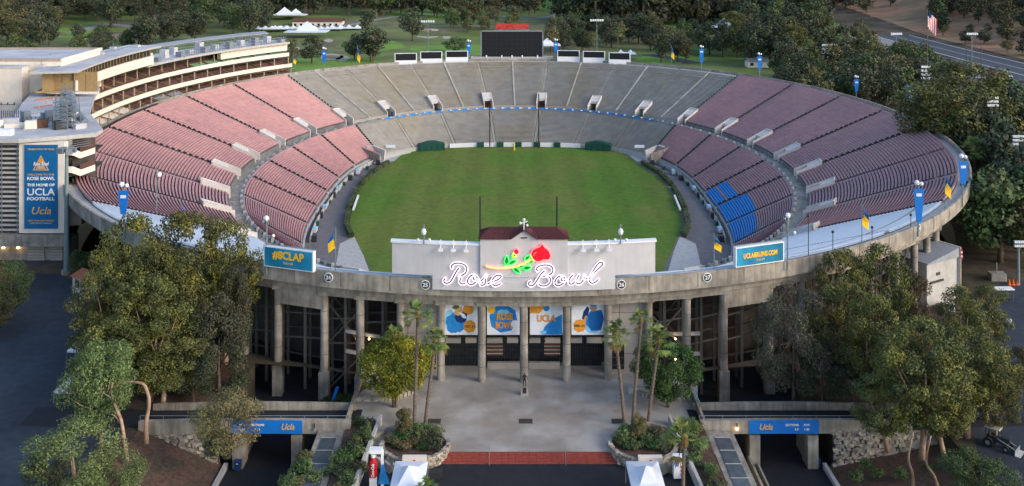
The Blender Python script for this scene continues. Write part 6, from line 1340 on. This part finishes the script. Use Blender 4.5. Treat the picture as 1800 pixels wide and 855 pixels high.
b = MB(); b.quad([(2.4, -1, .05), (2.4, 1, .05), (2.45, 1, .75), (2.45, -1, .75)], 'metal_grey'); b.hexa([(2.4, -1, .02), (3.0, -1, .02), (3.0, 1, .02), (2.4, 1, .02)], [(2.4, -1, .1), (3.05, -1, .07), (3.05, 1, .07), (2.4, 1, .1)], 'concrete_light'); b.build('bucket', e)
# statue on plinth in the plaza
X, Y = g(922, 694); st = empty('statue', (X, Y, 0), 'dark bronze standing figure on a pale plinth in the plaza centre', 'statue')
b = MB(); b.hexa([(-.55, -.45, 0), (.55, -.45, 0), (.55, .45, 0), (-.55, .45, 0)], [(-.4, -.33, 1.15), (.4, -.33, 1.15), (.4, .33, 1.15), (-.4, .33, 1.15)], 'wall_beige'); b.build('plinth', st)
b = MB(); b.box((0, -.42, .75), (.5, .03, .8), 'metal_dark', 0); b.build('plaque', st)
me = bpy.data.meshes.new('figure'); J = [(0, 0, .95), (0, 0, 1.25), (0, 0, 1.5), (0, 0, 1.62), (0, -.02, 1.78), (-.24, 0, 1.46), (-.36, -.05, 1.15), (-.28, -.25, .98), (.24, 0, 1.46), (.38, .02, 1.15), (.40, -.10, .88), (-.12, 0, .88), (-.15, -.06, .48), (-.17, 0, .06), (-.18, -.16, .03), (.12, 0, .88), (.17, .04, .48), (.2, .1, .06), (.22, -.06, .03), (0, -.02, 1.9)]
Ed = [(0, 1), (1, 2), (2, 3), (3, 4), (2, 5), (5, 6), (6, 7), (2, 8), (8, 9), (9, 10), (0, 11), (11, 12), (12, 13), (13, 14), (0, 15), (15, 16), (16, 17), (17, 18), (4, 19)]
RR = [.17, .17, .19, .07, .11, .09, .065, .05, .09, .065, .05, .12, .085, .06, .05, .12, .085, .06, .05, .09]
me.from_pydata(J, Ed, []); fo = bpy.data.objects.new('figure', me); C.objects.link(fo); sk = fo.modifiers.new('s', 'SKIN')
for i, v in enumerate(me.skin_vertices[0].data): v.radius = (RR[i], RR[i]*.85); v.use_root = (i == 0)
fo.modifiers.new('sub', 'SUBSURF').levels = 1; me.materials.append(M['bronze']); fo.parent = st; fo.location = (0, 0, 1.15); fo.scale = (1.0,)*3
# red machine, kiosk, bins
X, Y = g(656, 852, -.3); e = empty('drinks_totem', (X, Y, -.6), 'tall red bottle shaped drinks totem with white script by the left kerb', 'sign'); b = MB(); b.tube([(0, 0, 1.2), (0, 0, 1.3), (0, 0, 3.0), (0, 0, 3.2), (0, 0, 3.5)], [.3, .48, .48, .3, .22], 'red_machine', 14); b.build('bottle', e); b = MB(); b.tube([(0, 0, 3.5), (0, 0, 3.75)], .24, 'white', 12); b.build('cap', e); b = MB(); b.box((0, 0, .6), (.8, .8, 1.2), 'white'); b.build('base', e)
put_text('Coca-Cola', .5, 'white', (0.02, -.5, 2.15), 0, e, .01, 1.55, ry=-math.pi/2, shear=.3)
b = MB(); b.box((.3, .4, 4.1), (1.5, .8, .5), 'white'); b.build('top_box', e)
X, Y = g(672, 850, -.3); e = empty('feather_flag', (X, Y, -.6), 'blue wedge shaped banner with white pole beside the red totem', 'flag'); b = MB(); b.bar((0, 0, 0), (0, 0, 4.2), .3, 'white'); b.build('pole', e); b = MB(); b.hexa([(-.5, -.2, .3), (.9, -.2, .3), (.9, -.1, .3), (-.5, -.1, .3)], [(-.05, -.2, 2.6), (.15, -.2, 2.6), (.15, -.1, 2.6), (-.05, -.1, 2.6)], 'blue_mid'); b.build('cloth', e)
X, Y = g(1193, 836, -.3); e = empty('kiosk', (X, Y, -.4), 'white kiosk box with red marks beside the bright palm', 'kiosk'); b = MB(); b.box((0, 0, 1.1), (1.3, 1.1, 2.2), 'white'); b.prism([(-.65, -.55), (.65, -.55), (.65, .55), (-.65, .55)], 2.2, 2.45, 'white'); b.build('body', e)
for q in range(3): b = MB(); b.box((.3, -.57, .5+q*.45), (.32, .04, .28), 'red_flag'); b.build('mark', e)
b = MB(); b.box((-.35, -.57, 1.7), (.3, .04, .5), 'blue_mid'); b.build('blue_mark', e)
X, Y = g(762, 838, -.5); b = MB(); b.box((X, Y, -.2), (2.0, 1.0, .8), 'metal_dark'); tag(b.build('black_case'), 'black flight case on the street right of the left canopy', 'case')
for (px, py, s_, l_) in ((418, 826, -1, 'left'), (1435, 820, 1, 'right')):
    X, Y = g(px, py, -4.9); e = empty('bin', (X, Y, -4.9), 'dark blue rubbish bins and bags at the foot of the %s bridge pier' % l_, 'bin', 'bins below the bridges')
    for q in range(2): b = MB(); b.hexa([(-.35+q*.1, -.3+q*.8, 0), (.35+q*.1, -.3+q*.8, 0), (.35+q*.1, .35+q*.8, 0), (-.35+q*.1, .35+q*.8, 0)], [(-.45+q*.1, -.4+q*.8, 1.2), (.45+q*.1, -.4+q*.8, 1.2), (.45+q*.1, .45+q*.8, 1.2), (-.45+q*.1, .45+q*.8, 1.2)], 'navy'); b.build('bin_body', e)
    b = MB(); b.box((0, -.35, 1.0), (.25, .06, .25), 'white'); b.build('tag', e)
# small tiled kiosk at the left end of the columns
X, Y = g(160, 518); e = empty('ticket_booth', (X, Y, 0), 'small white booth with orange tiled roof at the edge of the lot', 'booth', None, -.6)
b = MB(); b.box((0, 0, 1.6), (6.5, 3, 3.2), 'vom_white'); b.build('wall', e); b = MB(); b.quad([(-3.6, -1.9, 3.1), (3.6, -1.9, 3.1), (2.6, 0, 4.3), (-2.6, 0, 4.3)], 'tile_orange'); b.quad([(3.6, 1.9, 3.1), (-3.6, 1.9, 3.1), (-2.6, 0, 4.3), (2.6, 0, 4.3)], 'tile_orange'); b.quad([(-3.6, 1.9, 3.1), (-3.6, -1.9, 3.1), (-2.6, 0, 4.3)], 'tile_orange'); b.quad([(3.6, -1.9, 3.1), (3.6, 1.9, 3.1), (2.6, 0, 4.3)], 'tile_orange'); b.build('tiled_roof', e)
b = MB(); b.box((-1.8, -1.55, 2), (1.2, .1, 1.4), 'glass_dark'); b.build('window', e)
# two people on the far middle aisle
for i, (px, py) in enumerate(((678, 208), (689, 205))):
    Y = oval(R(125), AIS, -1)[1]; X, Z = at(px, py, Y); me = bpy.data.meshes.new('person'); me.from_pydata(J, Ed, []); po = bpy.data.objects.new('person', me); C.objects.link(po); po.modifiers.new('s', 'SKIN')
    for k, v in enumerate(me.skin_vertices[0].data): v.radius = (RR[k]*1.1, RR[k]); v.use_root = (k == 0)
    me.materials.append(M['navy']); po.location = (X, Y, ZA+.02); tag(po, 'person in dark clothes standing on the far aisle, %s of two' % ('left' if i == 0 else 'right'), 'person')
# ---------------------------------------------------------------- trees beyond
def ok(X, Y):
    if ((X+.6)/(116 if X < 0 else 110.5))**2+((Y-269.8)/137)**2 < 1: return False
    if 232 < X < 262 and Y > 290: return False
    if 180 < X < 232 and 300 < Y < 555: return False
    if X < -84 and X > -175 and 190 < Y < 385: return False
    return True
STUFF = []
def low_kind(seed, shape, m):
    rg = random.Random(seed); W, H = (5.0, 8.0) if shape == 'tall' else (7, 6.4); bl_ = crown_blobs(rg, W, H, 2.2, 16, 1.0, 1.7, shape)
    return leaves(bl_, 26, .38, seed, .8), m
LOW = [low_kind(300+i, sh, m) for i, (sh, m) in enumerate((('tall', 0), ('round', 0), ('dome', 0), ('tall', 1), ('round', 2), ('tall', 2), ('round', 1)))]
def grove(n, px0, px1, y0, y1, h0, h1, kinds, label, group, wx=1.0, seed=0, cap=0, z0=0, far=False):
    q = random.Random(seed+n); pts_ = []; tries = 0
    while len(pts_) < n and tries < n*30:
        tries += 1; X, Y = g(q.uniform(px0, px1), q.uniform(y0, y1), z0); h = q.uniform(h0, h1)*1.18
        if not ok(X, Y) or any(math.hypot(X-a, Y-b_) < .3*h for a, b_ in pts_): continue
        pts_.append((X, Y))
        if far: STUFF.append((q.choice(LOW), X, Y, h/10, q.random()*6.28, q.uniform(.9, 1.2)))
        else:
            kd = q.choice(kinds); pxx = (CXP+F*(X-XC)/Y-px0)/(px1-px0); big = h > (h0+h1)/2
            tree(kd, X, Y, h, wx*q.uniform(.85, 1.15), ('high ' if big else 'low ')+{'far_d': 'dark ', 'far_t': 'narrow dark ', 'far_m': 'fresh green ', 'far_o': 'olive brown '}[kd[:5]]+label.replace('dark ', '').replace('tall ', '').replace('dense ', '').replace('olive brown ', '')+(', left part' if pxx < .33 else ', middle' if pxx < .67 else ', right part'), 'tree', group)
D = ['far_dark0', 'far_dark1', 'far_dark2']; Tl = ['far_tall0', 'far_tall1']; Mi = ['far_mid0', 'far_mid1']; Ol = ['far_olive0', 'far_olive1']
grove(22, -20, 95, 45, 95, 13, 20, D+Ol, 'dense tree in the wood at the top left corner', 'trees at the top left corner')
grove(12, -20, 60, 95, 150, 9, 13, D+Mi, 'bushy tree behind the plain cream block', 'trees behind the cream block')
grove(18, 80, 345, 34, 52, 15, 22, D+Tl+Ol, 'dark tree in the wood above the pavilion roof', 'trees above the pavilion roof', seed=1)
grove(10, 130, 225, 72, 108, 8, 12, D+Mi, 'round tree close behind the pavilion', 'trees close behind the pavilion', seed=2)
grove(9, 245, 345, 56, 92, 12, 18, D, 'dark tree between path and pavilion', 'trees between path and pavilion', seed=3)
grove(12, 345, 480, 36, 66, 15, 23, D+Tl+Mi, 'tree on the lawn behind the far end of the pavilion', 'trees behind the far pavilion end', seed=4)
grove(16, 790, 905, 44, 62, 8, 12, Mi+Ol, 'bushy tree left behind the video board', 'bushes left of the video board', seed=7)
grove(16, 965, 1045, 58, 94, 10, 15, Mi+D+Ol, 'round bushy tree right behind the video board', 'trees right of the video board', seed=8)
grove(12, 1060, 1150, 66, 92, 11, 16, Ol+D, 'olive brown tree behind the rightmost low scoreboards', 'olive trees behind the low scoreboards', seed=9)
grove(16, 1160, 1330, 76, 112, 11, 16, D+Mi+Ol, 'tree just behind the far right rim', 'trees just behind the far right rim', seed=11)
grove(26, 1300, 1440, 60, 118, 16, 25, Tl+D+Ol+Mi, 'tall tree in the wood behind the pink right stands', 'trees behind the pink right stands', seed=12)
grove(38, 1375, 1640, 118, 205, 11.5, 17, D+Ol+Mi, 'dense tree crowding the upper right rim', 'trees crowding the upper right rim', seed=13)
grove(16, 1440, 1600, 78, 120, 9, 14, D+Ol, 'tree between the valley road and the bowl', 'trees beside the valley road', seed=14)
grove(26, 1655, 1735, 230, 350, 15, 20, D+Ol, 'tall dense tree right of the bowl rim', 'trees right of the bowl', seed=15)
grove(22, 1700, 1860, 245, 440, 13, 21, D+Ol+Mi+Tl, 'tree in the dense wood at the right edge', 'wood at the right edge', seed=16)
grove(34, 1695, 1830, 330, 475, 11, 17, D+Ol+Mi, 'leafy tree close beside the right tip of the rim', 'trees beside the right tip of the rim', seed=17)
F_ = dict(label='', group='', kinds=[], far=True)
grove(60, -30, 110, 2, 48, 15, 24, seed=20, **F_); grove(80, 80, 350, 2, 36, 15, 24, seed=21, **F_); grove(34, 340, 480, 4, 36, 16, 26, seed=22, **F_)
grove(75, 430, 770, 3, 36, 18, 32, seed=23, **F_); grove(48, 760, 1010, 3, 40, 10, 20, seed=24, **F_); grove(110, 990, 1320, 3, 58, 16, 34, seed=25, **F_); grove(50, 1290, 1440, 4, 62, 16, 25, seed=26, **F_); grove(26, 1395, 1500, 3, 34, 14, 22, seed=27, **F_)
ptree('euc1', 1690, 108, 330, 180, 'large tree with yellowish crown top before the right car park'); ptree('euc3', 1655, 150, 330, 80, 'gum tree left of the large yellowish one on the right')
ptree('far_mid0', 1520, 92, 170, 80, 'bright green tree behind the upper right rim'); ptree('far_dark0', 725, 14, 72, 40, 'round dark tree standing alone on the lawn'); ptree('far_dark1', 548, 62, 112, 42, 'dark green tree right of the pavilion end')
ptree('far_dark2', 655, 55, 108, 56, 'dark spreading tree on the lawn left of the low scoreboards'); ptree('far_tall0', 652, 20, 110, 40, 'tall thin gum on the lawn left of the low scoreboards'); ptree('far_olive1', 505, 70, 130, 40, 'olive tree against the end of the pavilion'); ptree('far_dark0', 623, 60, 106, 36, 'small dark tree on the lawn')
ptree('euc2', 1432, 20, 92, 60, 'tall green gum tree left of the valley road'); ptree('euc0', 1395, 45, 118, 70, 'broad gum tree behind the pink upper right stands'); ptree('euc2', 1290, 20, 92, 60, 'tall gum tree behind the far right of the rim'); ptree('far_mid1', 800, 66, 92, 46, 'low bush tree left of the tall video board')
q = random.Random(3); n = 0
while n < 260:
    px_ = q.uniform(1440, 1850); Y = q.uniform(380, 1050); X = (px_-CXP)*Y/F+XC; py_ = HZP+F*(HC-hill(X, Y))/Y
    if X < 264: continue
    if (px_ < 1640 or (1660 < px_ < 1790 and X < 300)) and q.random() < .93: continue
    if py_ > -20: STUFF.append((q.choice(LOW), X, Y, q.uniform(.9, 1.8), q.random()*6.28, 1.1))
    n += 1
q = random.Random(9); n = 0
while n < 18:
    X = q.uniform(264, 300); Y = q.uniform(430, 640); tree(q.choice(D+Ol), X, Y, q.uniform(5, 9), 1.3, 'low bush on the bare foot of the hill beside the road', 'bush', 'bushes at the foot of the hill', name='bush'); n += 1
VV = []; MI = []; tb = MB()
for (lv, m_), X, Y, s_, a_, wx in STUFF:
    co, si = math.cos(a_), math.sin(a_); z_ = hill(X, Y); v = lv.copy(); x = (v[..., 0]*co-v[..., 1]*si)*s_*wx+X; y = (v[..., 0]*si+v[..., 1]*co)*s_*wx+Y
    VV.append(np.stack([x, y, v[..., 2]*s_+z_], -1)); MI.append(np.full(len(v), m_)); tb.bar((X, Y, z_-.5), (X+.3*s_, Y, z_+5*s_), .45*s_, 'bark_dark')
fw = bpy.data.objects.new('far_wood', mesh_np('far_wood', np.concatenate(VV), 4, ['leaf_dark', 'leaf_olive', 'leaf_mid'], np.concatenate(MI))); C.objects.link(fw); struct(fw, 'stuff'); tk = tb.build('trunks', fw); struct(tk, 'stuff')
